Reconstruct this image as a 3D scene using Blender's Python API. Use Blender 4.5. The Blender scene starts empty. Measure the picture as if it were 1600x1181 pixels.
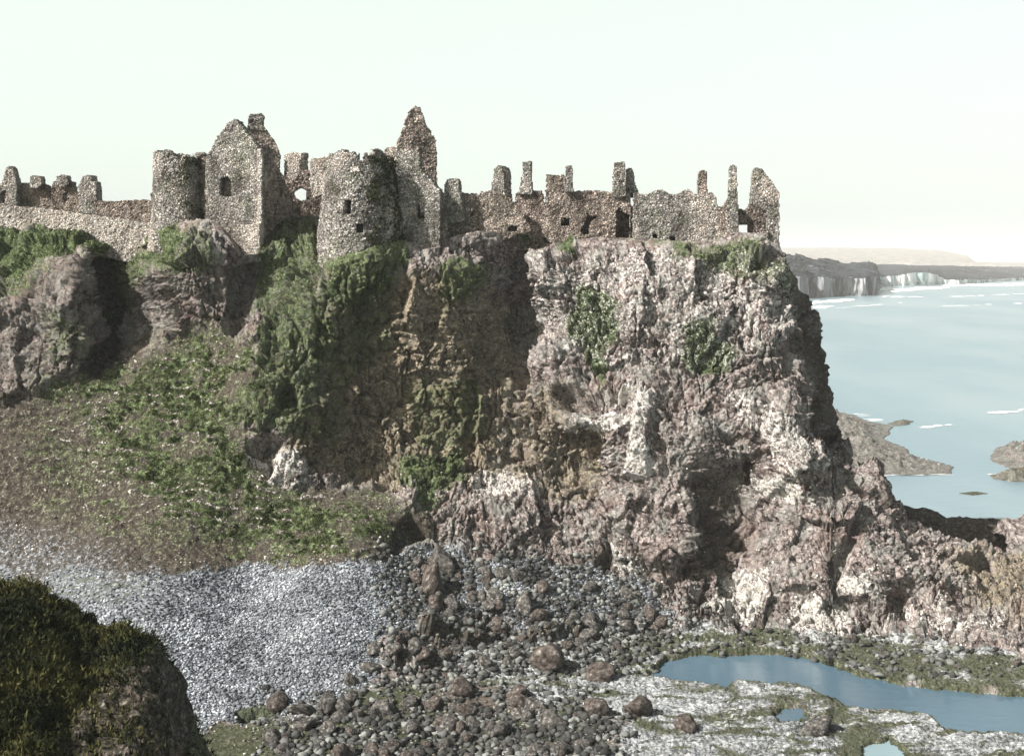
import bpy, bmesh, math, random
import numpy as np
from mathutils import Vector
R = math.radians
rng = np.random.default_rng(7); random.seed(7)
SC = bpy.context.scene

# ------------------------------------------------------------------ camera, sky, sun, exposure
F, YH, HC = 1885.0, 408.0, 28.0            # focal length in photo pixels, horizon row, eye height (m)
cd = bpy.data.cameras.new('camera'); cam = bpy.data.objects.new('camera', cd)
SC.collection.objects.link(cam); SC.camera = cam
cam.location = (0, 0, HC); cam.rotation_euler = (R(90), 0, 0)
cd.sensor_width = 36; cd.lens = 36*F/1600; cd.shift_y = (YH-590.5)/1600
cd.clip_start = 0.5; cd.clip_end = 40000
SUN_EL, SUN_AZ = R(40), R(-117)              # azimuth from +Y towards +X
tosun = Vector((math.sin(SUN_AZ)*math.cos(SUN_EL), math.cos(SUN_AZ)*math.cos(SUN_EL), math.sin(SUN_EL)))
w = bpy.data.worlds.new('World'); SC.world = w; w.use_nodes = True
nt = w.node_tree; bg = nt.nodes['Background']
sky = nt.nodes.new('ShaderNodeTexSky'); sky.sky_type = 'NISHITA'; sky.sun_disc = False
sky.sun_elevation = SUN_EL; sky.sun_rotation = SUN_AZ; sky.air_density = 1.0; sky.dust_density = 5.0; sky.ozone_density = 1.0
tint = nt.nodes.new('ShaderNodeMix'); tint.data_type = 'RGBA'; tint.blend_type = 'MULTIPLY'
tint.inputs[0].default_value = 1; tint.inputs[7].default_value = (1.0, .97, 0.78, 1)
# sea haze: the sky pales to white towards the horizon
geo = nt.nodes.new('ShaderNodeTexCoord'); sep = nt.nodes.new('ShaderNodeSeparateXYZ'); nt.links.new(geo.outputs['Generated'], sep.inputs[0])
rmp = nt.nodes.new('ShaderNodeValToRGB'); els = rmp.color_ramp.elements; els.new(.5); els.new(.7)
for e_, (p_, c_) in zip(els, ((0, (4.8, 5.5, 5.5)), (.06, (5.4, 6.0, 5.7)), (.24, (5.4, 5.9, 5.0)), (.48, (.2, .3, .4)))): e_.position = p_; e_.color = (*[q/10 for q in c_], 1)
nt.links.new(sep.outputs[2], rmp.inputs[0])
sc10 = nt.nodes.new('ShaderNodeVectorMath'); sc10.operation = 'SCALE'; sc10.inputs['Scale'].default_value = 13.1; nt.links.new(rmp.outputs[0], sc10.inputs[0])
add = nt.nodes.new('ShaderNodeVectorMath'); add.operation = 'ADD'
nt.links.new(sky.outputs[0], tint.inputs[6]); nt.links.new(tint.outputs[2], add.inputs[0]); nt.links.new(sc10.outputs[0], add.inputs[1]); nt.links.new(add.outputs[0], bg.inputs[0])
bg.inputs[1].default_value = 0.05
sd = bpy.data.lights.new('sun', 'SUN'); sd.energy = 5.0; sd.angle = R(0.5); sd.color = (1, .965, .925)
so = bpy.data.objects.new('sun', sd); SC.collection.objects.link(so)
so.rotation_euler = tosun.to_track_quat('Z', 'Y').to_euler()
vs = SC.view_settings; vs.view_transform = 'Standard'; vs.look = 'None'; vs.exposure = 1.0; vs.gamma = 1; vs.use_curve_mapping = False

# ------------------------------------------------------------------ numpy noise
_p = np.random.default_rng(3).permutation(256); PERM = np.concatenate([_p, _p, _p]).astype(np.int64)
_g = np.random.default_rng(4).normal(size=(256, 3)); GR = (_g/np.linalg.norm(_g, axis=1)[:, None]).astype(np.float32)
RJ = np.random.default_rng(5).random((256, 3)).astype(np.float32)
def _hash(i, j, k): return PERM[(PERM[(PERM[i & 255]+j) & 255]+k) & 255]
def perlin(p):
    p = np.asarray(p, np.float32); sh = p.shape[:-1]; p = p.reshape(-1, 3)
    i = np.floor(p).astype(np.int64); f = p-i; u = f*f*f*(f*(f*6-15)+10); out = np.zeros(len(p), np.float32)
    for dx in (0, 1):
        for dy in (0, 1):
            for dz in (0, 1):
                g = GR[_hash(i[:, 0]+dx, i[:, 1]+dy, i[:, 2]+dz)]
                d = ((f-np.array([dx, dy, dz], np.float32))*g).sum(1)
                wx = u[:, 0] if dx else 1-u[:, 0]; wy = u[:, 1] if dy else 1-u[:, 1]; wz = u[:, 2] if dz else 1-u[:, 2]
                out += d*wx*wy*wz
    return (out*1.5).reshape(sh)
def fbm(p, sc, o=4, gain=.5):
    a = 1.; t = 0; n = 0; p = np.asarray(p)*sc
    for k in range(o):
        t = t+a*perlin(p+17.3*k); n += a; a *= gain; p = p*2.03
    return t/n
def worley(p):
    p = np.asarray(p, np.float32); sh = p.shape[:-1]; p = p.reshape(-1, 3)
    i = np.floor(p).astype(np.int64); f = p-i
    f1 = np.full(len(p), 9., np.float32); f2 = f1.copy(); cid = np.zeros(len(p), np.int64)
    for dx in (-1, 0, 1):
        for dy in (-1, 0, 1):
            for dz in (-1, 0, 1):
                h = _hash(i[:, 0]+dx, i[:, 1]+dy, i[:, 2]+dz)
                d = RJ[h]+np.array([dx, dy, dz], np.float32)-f; d = (d*d).sum(1)
                m = d < f1; f2 = np.where(m, f1, np.minimum(f2, d)); cid = np.where(m, h, cid); f1 = np.where(m, d, f1)
    return np.sqrt(f1).reshape(sh), np.sqrt(f2).reshape(sh), (cid/255.).astype(np.float32).reshape(sh)
def facets(p, sc):                            # fractured rock: every cell is a tilted plane
    p = np.asarray(p, np.float32); sh = p.shape[:-1]; p = p.reshape(-1, 3)*np.asarray(sc, np.float32)
    i = np.floor(p).astype(np.int64); f = p-i; f1 = np.full(len(p), 9., np.float32); f2 = f1.copy(); out = np.zeros(len(p), np.float32)
    for dx in (-1, 0, 1):
        for dy in (-1, 0, 1):
            for dz in (-1, 0, 1):
                h = _hash(i[:, 0]+dx, i[:, 1]+dy, i[:, 2]+dz); v = RJ[h]+np.array([dx, dy, dz], np.float32)-f; d = np.abs(v).max(1)*.6+np.sqrt((v*v).sum(1))*.4
                m = d < f1; f2 = np.where(m, f1, np.minimum(f2, d)); out = np.where(m, (v*GR[h]).sum(1)*1.6+RJ[h, 0]-.5, out); f1 = np.where(m, d, f1)
    return out.reshape(sh), (f2-f1).reshape(sh)
def sstep(a, b, x):
    t = np.clip((x-a)/(b-a), 0, 1); return t*t*(3-2*t)
def sdpoly(poly, X, Y):                     # signed distance, positive inside
    P = np.array(poly, np.float32); d = np.full(X.shape, 1e12, np.float32); s = np.zeros(X.shape, bool)
    for a, b in zip(P, np.roll(P, -1, 0)):
        e = b-a; L = (e*e).sum()+1e-9
        t = np.clip(((X-a[0])*e[0]+(Y-a[1])*e[1])/L, 0, 1)
        d = np.minimum(d, (X-a[0]-t*e[0])**2+(Y-a[1]-t*e[1])**2)
        c = (a[1] > Y) != (b[1] > Y)
        s ^= c & (X < (b[0]-a[0])*(Y-a[1])/(b[1]-a[1]+1e-12)+a[0])
    d = np.sqrt(d); return np.where(s, d, -d)
def P3(px, py, Y):
    return np.stack([(px-800)/F*Y, Y+0*px, HC-(py-YH)/F*Y], -1)
def project(p):
    return 800+p[..., 0]/p[..., 1]*F, YH+(HC-p[..., 2])/p[..., 1]*F

# ------------------------------------------------------------------ mesh and tagging helpers
def mk_mesh(name, verts, faces, mat, attrs=None, smooth=False):
    verts = np.asarray(verts, np.float32).reshape(-1, 3); faces = np.asarray(faces, np.int32); k = faces.shape[1]
    me = bpy.data.meshes.new(name)
    me.vertices.add(len(verts)); me.vertices.foreach_set('co', verts.ravel())
    me.loops.add(faces.size); me.loops.foreach_set('vertex_index', faces.ravel())
    me.polygons.add(len(faces)); me.polygons.foreach_set('loop_start', np.arange(len(faces), dtype=np.int32)*k)
    me.polygons.foreach_set('loop_total', np.full(len(faces), k, np.int32))
    me.update(calc_edges=True)
    if smooth: me.polygons.foreach_set('use_smooth', np.ones(len(faces), bool))
    for an, (v, t) in (attrs or {}).items():
        a = me.attributes.new(an, t, 'POINT')
        if t == 'FLOAT': a.data.foreach_set('value', np.asarray(v, np.float32).ravel())
        else: a.data.foreach_set('color', np.asarray(v, np.float32).ravel())
    if mat: me.materials.append(mat)
    return me
def link(name, me, parent=None):
    o = bpy.data.objects.new(name, me); SC.collection.objects.link(o); o.parent = parent; return o
def tag(o, label=None, cat=None, group=None, kind=None):
    if label: o['label'] = label
    if cat: o['category'] = cat
    if group: o['group'] = group
    if kind: o['kind'] = kind
    return o
def thing(name, label, cat, group=None):
    return tag(link(name, None), label, cat, group)
def part(name, me, root):                    # child mesh, the thing's origin moved to its first part's base
    return link(name, me, root)
def settle(root):                            # put the empty at the base of its parts
    ch = [c for c in bpy.data.objects if c.parent is root]
    lo = np.array([1e9]*3); hi = -lo
    for c in ch:
        a = np.empty(len(c.data.vertices)*3, np.float32); c.data.vertices.foreach_get('co', a); a = a.reshape(-1, 3)
        lo = np.minimum(lo, a.min(0)); hi = np.maximum(hi, a.max(0))
    b = np.array([(lo[0]+hi[0])/2, (lo[1]+hi[1])/2, lo[2]]); root.location = b
    for c in ch: c.location = -b

# ------------------------------------------------------------------ materials
class NT:
    def __init__(s, name):
        s.m = bpy.data.materials.new(name); s.m.use_nodes = True; s.t = s.m.node_tree; s.n = s.t.nodes
        s.b = s.n['Principled BSDF']; s.b.inputs['Roughness'].default_value = .95
        s.b.inputs['Specular IOR Level'].default_value = .15; s.co = s.n.new('ShaderNodeTexCoord').outputs['Object']
    def put(s, sock, v):
        if hasattr(v, 'is_linked'): s.t.links.new(v, sock)
        else: sock.default_value = (*v, 1) if isinstance(v, tuple) and len(v) == 3 and sock.type == 'RGBA' else v
    def vec(s, sc):
        n = s.n.new('ShaderNodeMapping'); n.inputs['Scale'].default_value = sc; s.put(n.inputs[0], s.co); return n.outputs[0]
    def noise(s, sc, d=6, r=.6, v=None, dist=0):
        n = s.n.new('ShaderNodeTexNoise'); n.inputs['Scale'].default_value = sc; n.inputs['Detail'].default_value = d
        n.inputs['Roughness'].default_value = r; n.inputs['Distortion'].default_value = dist; s.put(n.inputs['Vector'], v or s.co); return n.outputs[0]
    def voro(s, sc, feat='F1', v=None, out=0):
        n = s.n.new('ShaderNodeTexVoronoi'); n.feature = feat; n.inputs['Scale'].default_value = sc; s.put(n.inputs['Vector'], v or s.co); return n.outputs[out]
    def ramp(s, f, stops):
        n = s.n.new('ShaderNodeValToRGB'); e = n.color_ramp.elements
        while len(e) < len(stops): e.new(.5)
        for el, (p, c) in zip(e, stops): el.position = p; el.color = (*c, 1) if len(c) == 3 else c
        s.put(n.inputs[0], f); return n.outputs[0]
    def math(s, op, a, b=0., cl=False):
        n = s.n.new('ShaderNodeMath'); n.operation = op; n.use_clamp = cl; s.put(n.inputs[0], a); s.put(n.inputs[1], b); return n.outputs[0]
    def mix(s, f, a, b, bt='MIX'):
        n = s.n.new('ShaderNodeMix'); n.data_type = 'RGBA'; n.blend_type = bt; s.put(n.inputs[0], f)
        for q, v in ((6, a), (7, b)): s.put(n.inputs[q], v if hasattr(v, 'is_linked') else (*v, 1))
        return n.outputs[2]
    def attr(s, name, out='Fac'):
        n = s.n.new('ShaderNodeAttribute'); n.attribute_name = name; return n.outputs[out]
    def rng(s, f, a, b, c=0., d=1.):
        n = s.n.new('ShaderNodeMapRange'); n.interpolation_type = 'SMOOTHSTEP'; s.put(n.inputs[0], f)
        for q, v in ((1, a), (2, b), (3, c), (4, d)): n.inputs[q].default_value = v
        return n.outputs[0]
    def bump(s, h, dist, st=1., prev=None):
        n = s.n.new('ShaderNodeBump'); n.inputs['Strength'].default_value = st; n.inputs['Distance'].default_value = dist
        s.put(n.inputs['Height'], h)
        if prev: s.put(n.inputs['Normal'], prev)
        return n.outputs[0]
    def done(s, col, nor=None, gm=1.22):
        if hasattr(col, 'is_linked'):
            g = s.n.new('ShaderNodeGamma'); g.inputs[1].default_value = gm; s.put(g.inputs[0], col); col = g.outputs[0]
        s.put(s.b.inputs['Base Color'], col)
        if nor: s.put(s.b.inputs['Normal'], nor)
        return s.m

def mat_terrain():
    s = NT('rock_and_turf')
    n1 = s.noise(.55, 8, .68); n2 = s.noise(2.6, 5, .7); n3 = s.noise(7, 3, .7)
    nv = s.noise(1.1, 5, .7, s.vec((1.3, 1.3, .45)), .6)
    cr = s.rng(s.voro(1.9, 'DISTANCE_TO_EDGE', s.mix(.25, s.co, s.n.new('ShaderNodeTexNoise').outputs[1])), .0, .10)
    f = s.math('ADD', s.math('MULTIPLY', n2, .42), s.math('ADD', s.math('MULTIPLY', nv, .38), s.math('MULTIPLY', n3, .2)))
    f = s.math('SUBTRACT', f, s.math('MULTIPLY', s.math('SUBTRACT', 1., cr), .085))
    rock = s.ramp(f, [(.37, (.028, .024, .023)), (.445, (.13, .108, .102)), (.515, (.285, .243, .23)), (.62, (.60, .55, .53))])
    rock = s.mix(s.rng(n1, .45, .62), rock, s.mix(.4, rock, (.36, .38, .35), 'MIX'))
    rock = s.mix(s.rng(s.noise(.3, 4, .6), .52, .66), rock, s.mix(.35, rock, (.24, .165, .145)))
    g = s.math('ADD', s.math('MULTIPLY', n3, .5), s.math('MULTIPLY', n2, .5))
    grass = s.ramp(g, [(.39, (.012, .019, .008)), (.47, (.048, .074, .027)), (.55, (.118, .162, .064)), (.66, (.40, .39, .29))])
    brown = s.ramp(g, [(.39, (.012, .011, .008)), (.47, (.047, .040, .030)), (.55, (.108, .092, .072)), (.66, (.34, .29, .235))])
    ochre = s.ramp(g, [(.38, (.035, .028, .017)), (.46, (.13, .102, .064)), (.53, (.26, .22, .15)), (.63, (.58, .53, .43))])
    white = s.ramp(g, [(.38, (.15, .135, .125)), (.47, (.42, .395, .365)), (.58, (.76, .74, .70))])
    weed_or_hole = s.ramp(g, [(.36, (.018, .022, .012)), (.5, (.06, .07, .035)), (.6, (.14, .15, .10)), (.7, (.45, .45, .38))])
    peb = s.ramp(s.voro(5.5, out=1), [(0, (.05, .055, .06)), (.35, (.15, .16, .175)), (.65, (.25, .27, .30)), (1, (.55, .57, .6))])
    gs = s.math('ADD', s.math('MULTIPLY', s.noise(4.5, 5, .75, s.vec((.6, 1.2, 1))), .6), s.math('MULTIPLY', s.noise(.8, 5, .7), .4))
    shelf = s.ramp(gs, [(.40, (.03, .035, .03)), (.46, (.14, .15, .15)), (.53, (.38, .40, .41)), (.62, (.74, .76, .77))])
    col = rock; brk = s.math('ADD', s.math('MULTIPLY', s.math('SUBTRACT', n2, .5), 2.0), s.math('MULTIPLY', s.math('SUBTRACT', n3, .5), 1.6))
    for an, c in (('ochre', ochre), ('brown', brown), ('grass', grass), ('white', white), ('pebble', peb), ('shelf', shelf), ('weed_or_hole', weed_or_hole)):
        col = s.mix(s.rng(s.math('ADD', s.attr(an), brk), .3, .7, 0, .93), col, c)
    nb = s.bump(s.noise(9, 5, .75), .10, .9, s.bump(n2, .35, .8))
    return s.done(col, nb, 1.06)
def mat_masonry(name, dark, mid, light, green=0.25):
    s = NT(name); co = s.mix(.12, s.co, s.noise(3, 2, .5))
    sc = 4.6; vv = s.vec((1, 1, 1.35))
    e = s.voro(sc, 'DISTANCE_TO_EDGE', vv); c = s.voro(sc, 'F1', vv, 1)
    n = s.noise(2.2, 6, .7); f = s.math('ADD', s.math('MULTIPLY', s.math('MULTIPLY', c, 1.), .33), s.math('MULTIPLY', n, .74))
    col = s.ramp(f, [(.22, dark), (.5, mid), (.8, light)])
    big = s.noise(.45, 5, .65)
    col = s.mix(s.rng(big, .5, .62, 0, green*2), col, (.17, .20, .12))
    col = s.mix(s.rng(s.noise(.33, 4, .6), .5, .66, 0, .55), col, (.68, .60, .53))
    col = s.mix(1., col, s.ramp(s.noise(.55, 6, .65, s.vec((1, 1, .6))), [(.36, (.62, .60, .58)), (.47, (1., .99, .99)), (.6, (1.35, 1.34, 1.34))]), 'MULTIPLY')
    col = s.mix(s.rng(e, .02, .09, .75, 0), col, tuple(x*.55 for x in dark))
    nb = s.bump(s.noise(8, 4, .7), .06, .8, s.bump(s.rng(e, 0, .22), .12, 1.))
    return s.done(col, nb)
def mat_simple(name, stops, sc=3., bump=.1, d=6, attr=None):
    s = NT(name); n = s.noise(sc, d, .68)
    if attr: n = s.math('ADD', s.math('MULTIPLY', n, .45), s.math('MULTIPLY', s.attr(attr), .55))
    return s.done(s.ramp(n, stops), s.bump(s.noise(sc*2.5, 5, .7), bump, .8))
M_T = mat_terrain()
M_GREY = mat_masonry('grey_rubble_masonry', (.10, .094, .088), (.32, .30, .278), (.70, .675, .635), .18)
M_BROWN = mat_masonry('brown_rubble_masonry', (.10, .08, .068), (.31, .26, .23), (.62, .56, .50), .10)
M_CREAM = mat_masonry('cream_rubble_masonry', (.33, .30, .27), (.53, .49, .445), (.75, .715, .665), .05)
M_BOUL = mat_simple('boulder_rock', [(.36, (.03, .03, .028)), (.47, (.095, .09, .085)), (.57, (.18, .17, .16)), (.68, (.42, .41, .38))], 2.6, .15)
M_BOULB = mat_simple('brown_boulder_rock', [(.36, (.035, .026, .023)), (.47, (.095, .082, .074)), (.58, (.17, .15, .136)), (.7, (.40, .37, .34))], 2.6, .15)
M_PEB = mat_simple('pebble_stone', [(.2, (.05, .053, .057)), (.45, (.16, .172, .19)), (.65, (.27, .29, .31)), (.85, (.56, .585, .61))], 2., .03, attr='tone')
M_COB = mat_simple('cobble_stone', [(.2, (.04, .042, .04)), (.42, (.08, .08, .077)), (.62, (.145, .15, .145)), (.9, (.36, .37, .35))], 2., .04, attr='tone')
M_STN = mat_simple('loose_stone', [(.2, (.09, .08, .07)), (.45, (.24, .215, .185)), (.65, (.45, .42, .37)), (.85, (.8, .77, .7))], 2., .03, attr='tone')
M_GR = mat_simple('turf_leaf', [(.22, (.022, .030, .015)), (.42, (.072, .096, .038)), (.6, (.145, .175, .078)), (.8, (.38, .37, .27))], .8, .02, attr='tone')
M_SCR = mat_simple('scrub_leaf', [(.2, (.010, .016, .010)), (.45, (.035, .042, .018)), (.65, (.085, .085, .03)), (.9, (.22, .20, .10))], .5, .02, attr='tone')
M_IVY = mat_simple('ivy_leaf', [(.2, (.012, .018, .008)), (.5, (.045, .055, .02)), (.8, (.11, .12, .05))], .8, .02, attr='tone')

# ------------------------------------------------------------------ the near land: one relief surface, split into cliff, slope, beach, foreshore
TOP = [(-900, 330), (-250, 338), (0, 347), (40, 348), (70, 354), (120, 368), (165, 386), (200, 390), (222, 380), (236, 366), (262, 352), (290, 346), (325, 342), (342, 354), (362, 378), (372, 398), (404, 396),
       (412, 372), (425, 340), (490, 336), (497, 380), (503, 404), (530, 398), (565, 394), (600, 378), (632, 376), (655, 384), (690, 374), (720, 366), (760, 361), (800, 366), (818, 366), (832, 350), (860, 338),
       (885, 352), (900, 374), (940, 370), (960, 374), (1000, 372), (1060, 380), (1120, 374), (1150, 364), (1190, 366), (1205, 378), (1217, 383), (1228, 412), (1245, 460), (1262, 475), (1280, 510), (1290, 555), (1296, 600),
       (1303, 690), (1325, 727), (1358, 733), (1368, 745), (1385, 768), (1412, 790), (1450, 824), (1490, 850), (1530, 858), (1570, 868), (1600, 866), (1750, 850), (2500, 860)]
def zY(py, z): return (HC-z)*F/(py-YH)
CP = [(-900, 330, 122), (-250, 345, 120), (0, 347, 113), (60, 350, 111), (120, 368, 110), (160, 384, 109), (200, 390, 112), (236, 368, 106.5), (290, 346, 105.5), (325, 342, 105.5), (362, 378, 103), (408, 396, 103.5),
      (425, 340, 111), (490, 336, 112), (503, 404, 102), (565, 394, 100.3), (632, 376, 103), (660, 385, 104), (700, 372, 105), (760, 361, 105), (812, 368, 107.5), (860, 338, 110), (900, 376, 106), (940, 372, 105.5),
      (1000, 374, 105.5), (1060, 380, 105), (1120, 374, 105), (1165, 365, 105), (1210, 382, 104.5),
      (-900, 500, 112), (-900, 700, 104), (-900, 900, zY(900, 5)), (-900, 1400, zY(1400, 1)), (0, 430, 107), (60, 430, 105), (128, 420, 104.5), (138, 480, 103.5), (130, 540, 102.5), (172, 425, 113.5), (178, 480, 112), (168, 540, 107.5), (206, 425, 106.5),
      (250, 470, 103.5), (330, 480, 102), (375, 520, 101), (0, 500, 103.5), (60, 520, 102.5), (95, 600, 101), (20, 620, 100), (395, 430, 105), (350, 430, 102.5),
      (0, 700, 97), (0, 800, 94), (0, 860, zY(860, 6)), (200, 550, 104), (300, 530, 103), (200, 640, 99.5), (300, 650, 98.5), (200, 760, 94.5), (300, 800, 92.5),
      (400, 890, zY(890, 5)), (200, 900, zY(900, 5.5)), (600, 885, zY(885, 5.5)), (400, 700, 95.5), (420, 760, 94), (560, 775, 94.5), (650, 790, 94.5), (640, 850, zY(850, 6.3)),
      (430, 430, 104), (465, 480, 100.5), (440, 560, 98), (400, 640, 96.5), (370, 600, 98.5), (480, 640, 96.8), (565, 430, 100), (520, 500, 99.5), (510, 580, 98.6), (560, 580, 100), (650, 560, 101.6), (740, 560, 102.6), (795, 560, 104.6),
      (500, 700, 97), (600, 690, 99.4), (700, 690, 100.4), (560, 755, 97.5), (640, 450, 101.2), (740, 450, 102.6), (800, 420, 108.5), (805, 500, 108), (775, 650, 101.8), (700, 745, 98.5), (780, 740, 99.5), (780, 800, 96),
      (835, 430, 104), (840, 550, 102.5), (900, 450, 103), (900, 600, 100), (1000, 450, 102), (1000, 600, 98.8), (1100, 450, 102), (1100, 600, 98), (1180, 450, 102), (1190, 600, 98.4),
      (1224, 440, 102.3), (1240, 510, 101.5), (1252, 570, 100.5), (1264, 630, 99.2), (1292, 700, 97.6), (1245, 462, 109), (1281, 515, 110.5), (1296, 600, 110), (1303, 690, 106),
      (920, 650, 97.3), (900, 725, 99), (850, 700, 99.5), (1010, 640, 97), (1005, 740, 95.5), (1000, 810, 94.5), (1090, 700, 95.6), (1060, 800, 93.3), (1150, 790, 96.5), (1165, 860, 93.5), (1065, 880, 91.5), (850, 790, 96.5), (850, 870, zY(870, 5)),
      (1190, 720, 96.3), (1220, 800, 93.8), (1200, 930, 90), (1300, 850, 91.6), (1310, 760, 94.8), (1350, 738, 97), (1412, 792, 97), (1390, 880, 90.5), (1450, 826, 96), (1500, 852, 95.5), (1500, 940, 89.5), (1600, 868, 95), (1600, 960, 87.5), (1900, 860, 95),
      (700, 850, zY(850, 6)), (900, 880, zY(880, 4.6)), (820, 910, zY(910, 4)), (1000, 915, zY(915, 3.2)), (1100, 965, zY(965, 1.5)), (1200, 985, zY(985, 1)), (1400, 1000, zY(1000, .9)), (1600, 1020, zY(1020, .9)), (1900, 1020, zY(1020, 1)),
      (250, 1000, zY(1000, 3)), (500, 1000, zY(1000, 2.8)), (300, 1130, zY(1130, .6)), (500, 1080, zY(1080, 1)), (0, 1050, zY(1050, 2.5)), (800, 1000, zY(1000, 1.6)), (1000, 1000, zY(1000, .8)), (700, 1100, zY(1100, .5)),
      (500, 1181, zY(1181, .35)), (900, 1181, zY(1181, .35)), (1100, 1030, zY(1030, .35)), (1250, 1010, zY(1010, .5)), (1400, 1065, zY(1065, .4)), (1600, 1085, zY(1085, .4)), (1000, 1060, zY(1060, .4)), (1200, 1110, zY(1110, .45)),
      (1500, 1140, zY(1140, .4)), (1600, 1190, zY(1190, .4)), (1200, 1181, zY(1181, .4)), (1700, 1400, zY(1400, .3)), (2500, 1400, zY(1400, .3)), (2500, 1000, zY(1000, .8)), (2500, 860, 95), (0, 1400, zY(1400, .5)), (800, 1400, zY(1400, .3))]
CP = np.array(CP, float)
def _tps_k(d2): return d2*np.log(d2+1e-12)
def tps_fit(xy, v, lam):
    n = len(xy); d2 = ((xy[:, None]-xy[None])**2).sum(-1); A = np.zeros((n+3, n+3)); A[:n, :n] = _tps_k(d2)+lam*np.eye(n)
    A[:n, n] = 1; A[:n, n+1:] = xy; A[n, :n] = 1; A[n+1:, :n] = xy.T
    return np.linalg.solve(A, np.concatenate([v, [0, 0, 0]]))
def tps_eval(xy, wt, q):
    o = np.empty(len(q))
    for a in range(0, len(q), 60000):
        b = q[a:a+60000]; d2 = ((b[:, None]-xy[None])**2).sum(-1); o[a:a+60000] = _tps_k(d2)@wt[:-3]+wt[-3]+b@wt[-2:]
    return o
_xy = CP[:, :2]/400.; _wt = tps_fit(_xy, 100/CP[:, 2], 2e-4)
pxs = np.concatenate([np.linspace(-900, -60, 90, endpoint=False), np.arange(-60, 1660, 1.5), np.linspace(1660, 2500, 90)])
NVF, NVB = 600, 46
tv = np.linspace(0, 1, NVF); tops = np.interp(pxs, [t[0] for t in TOP], [t[1] for t in TOP]); BOT = 1290.
PX = np.repeat(pxs[:, None], NVF, 1); PY = tops[:, None]+(BOT-tops[:, None])*tv[None]
# depth on a coarse lattice, then bilinear
cx = np.arange(-910, 2520, 6.); cy = np.arange(320, 1300, 6.); CX, CY = np.meshgrid(cx, cy, indexing='ij')
CD = 100/tps_eval(_xy, _wt, np.stack([CX.ravel(), CY.ravel()], 1)/400.).reshape(CX.shape)
def lerp2(px, py):
    a = (px-cx[0])/6.; b = (py-cy[0])/6.; i = np.clip(a.astype(int), 0, len(cx)-2); j = np.clip(b.astype(int), 0, len(cy)-2); u = a-i; v = b-j
    return CD[i, j]*(1-u)*(1-v)+CD[i+1, j]*u*(1-v)+CD[i, j+1]*(1-u)*v+CD[i+1, j+1]*u*v
S = P3(PX, PY, lerp2(PX, PY))
# rows behind the crest: plateau, then down to below the sea
edge = S[:, 0]; tb = np.linspace(1, 0, NVB, endpoint=False)
flat = sstep(1240, 1215, pxs)[:, None]
back = (34-20*sstep(820, 1000, pxs)[:, None])*flat+13*(1-flat); dy = tb[None]**1.6*back
drop = (edge[:, 2][:, None]+3)*(flat*sstep(.82, 1, tb)[None]+(1-flat)*(tb**1.4)[None])
B = np.stack([edge[:, 0][:, None]+0*dy+(1-flat)*dy*-.25, edge[:, 1][:, None]+dy, edge[:, 2][:, None]-drop], -1)
V = np.concatenate([B, S], 1); NR = NVB+NVF
PXA = np.repeat(pxs[:, None], NR, 1); PYA = np.concatenate([np.repeat(tops[:, None], NVB, 1), PY], 1)
isback = np.concatenate([np.repeat(tb[None], len(pxs), 0), 0*PY], 1)
# masks, painted by place on the ground
wn = np.stack([fbm(V, .35, 4), fbm(V+50, .35, 4)], -1)*38
QX = PXA+wn[..., 0]; QY = PYA+wn[..., 1]
def mask(polys, soft=14):
    m = np.zeros(QX.shape, np.float32)
    for p in polys:
        st = 1.
        if isinstance(p[0], (int, float)): st, p = p
        x0, y0 = np.min(p, 0); x1, y1 = np.max(p, 0)
        w = (QX > x0-60) & (QX < x1+60) & (QY > y0-60) & (QY < y1+60)
        m[w] = np.maximum(m[w], st*sstep(-soft, soft, sdpoly(p, QX[w], QY[w])))
    return m
def box(x0, y0, x1, y1): return [(x0, y0), (x1, y0), (x1, y1), (x0, y1)]
m_slope = mask([[(-900, 640), (0, 632), (70, 605), (150, 565), (230, 530), (330, 505), (395, 560), (375, 690), (410, 735), (470, 765), (600, 768), (680, 800), (650, 860), (560, 885), (390, 895), (250, 905), (-900, 960)]], 10)
m_beach = mask([[(-900, 900), (0, 900), (390, 892), (600, 880), (680, 850), (780, 870), (1000, 900), (1060, 960), (960, 985), (700, 960), (600, 1010), (560, 1100), (300, 1135), (240, 1290), (-900, 1290)]], 10)
m_shelf = mask([[(700, 1020), (1000, 985), (1100, 975), (1250, 985), (1700, 1020), (2500, 1020), (2500, 1290), (900, 1290), (980, 1130), (800, 1090)]], 10)
gsl = mask([(.66, [(60, 590), (330, 510), (400, 540), (385, 700), (470, 768), (650, 790), (640, 870), (420, 895), (300, 830), (200, 770), (110, 660)]), (.36, [(0, 660), (120, 640), (420, 780), (400, 880), (240, 880), (60, 800)])], 70)
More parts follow.
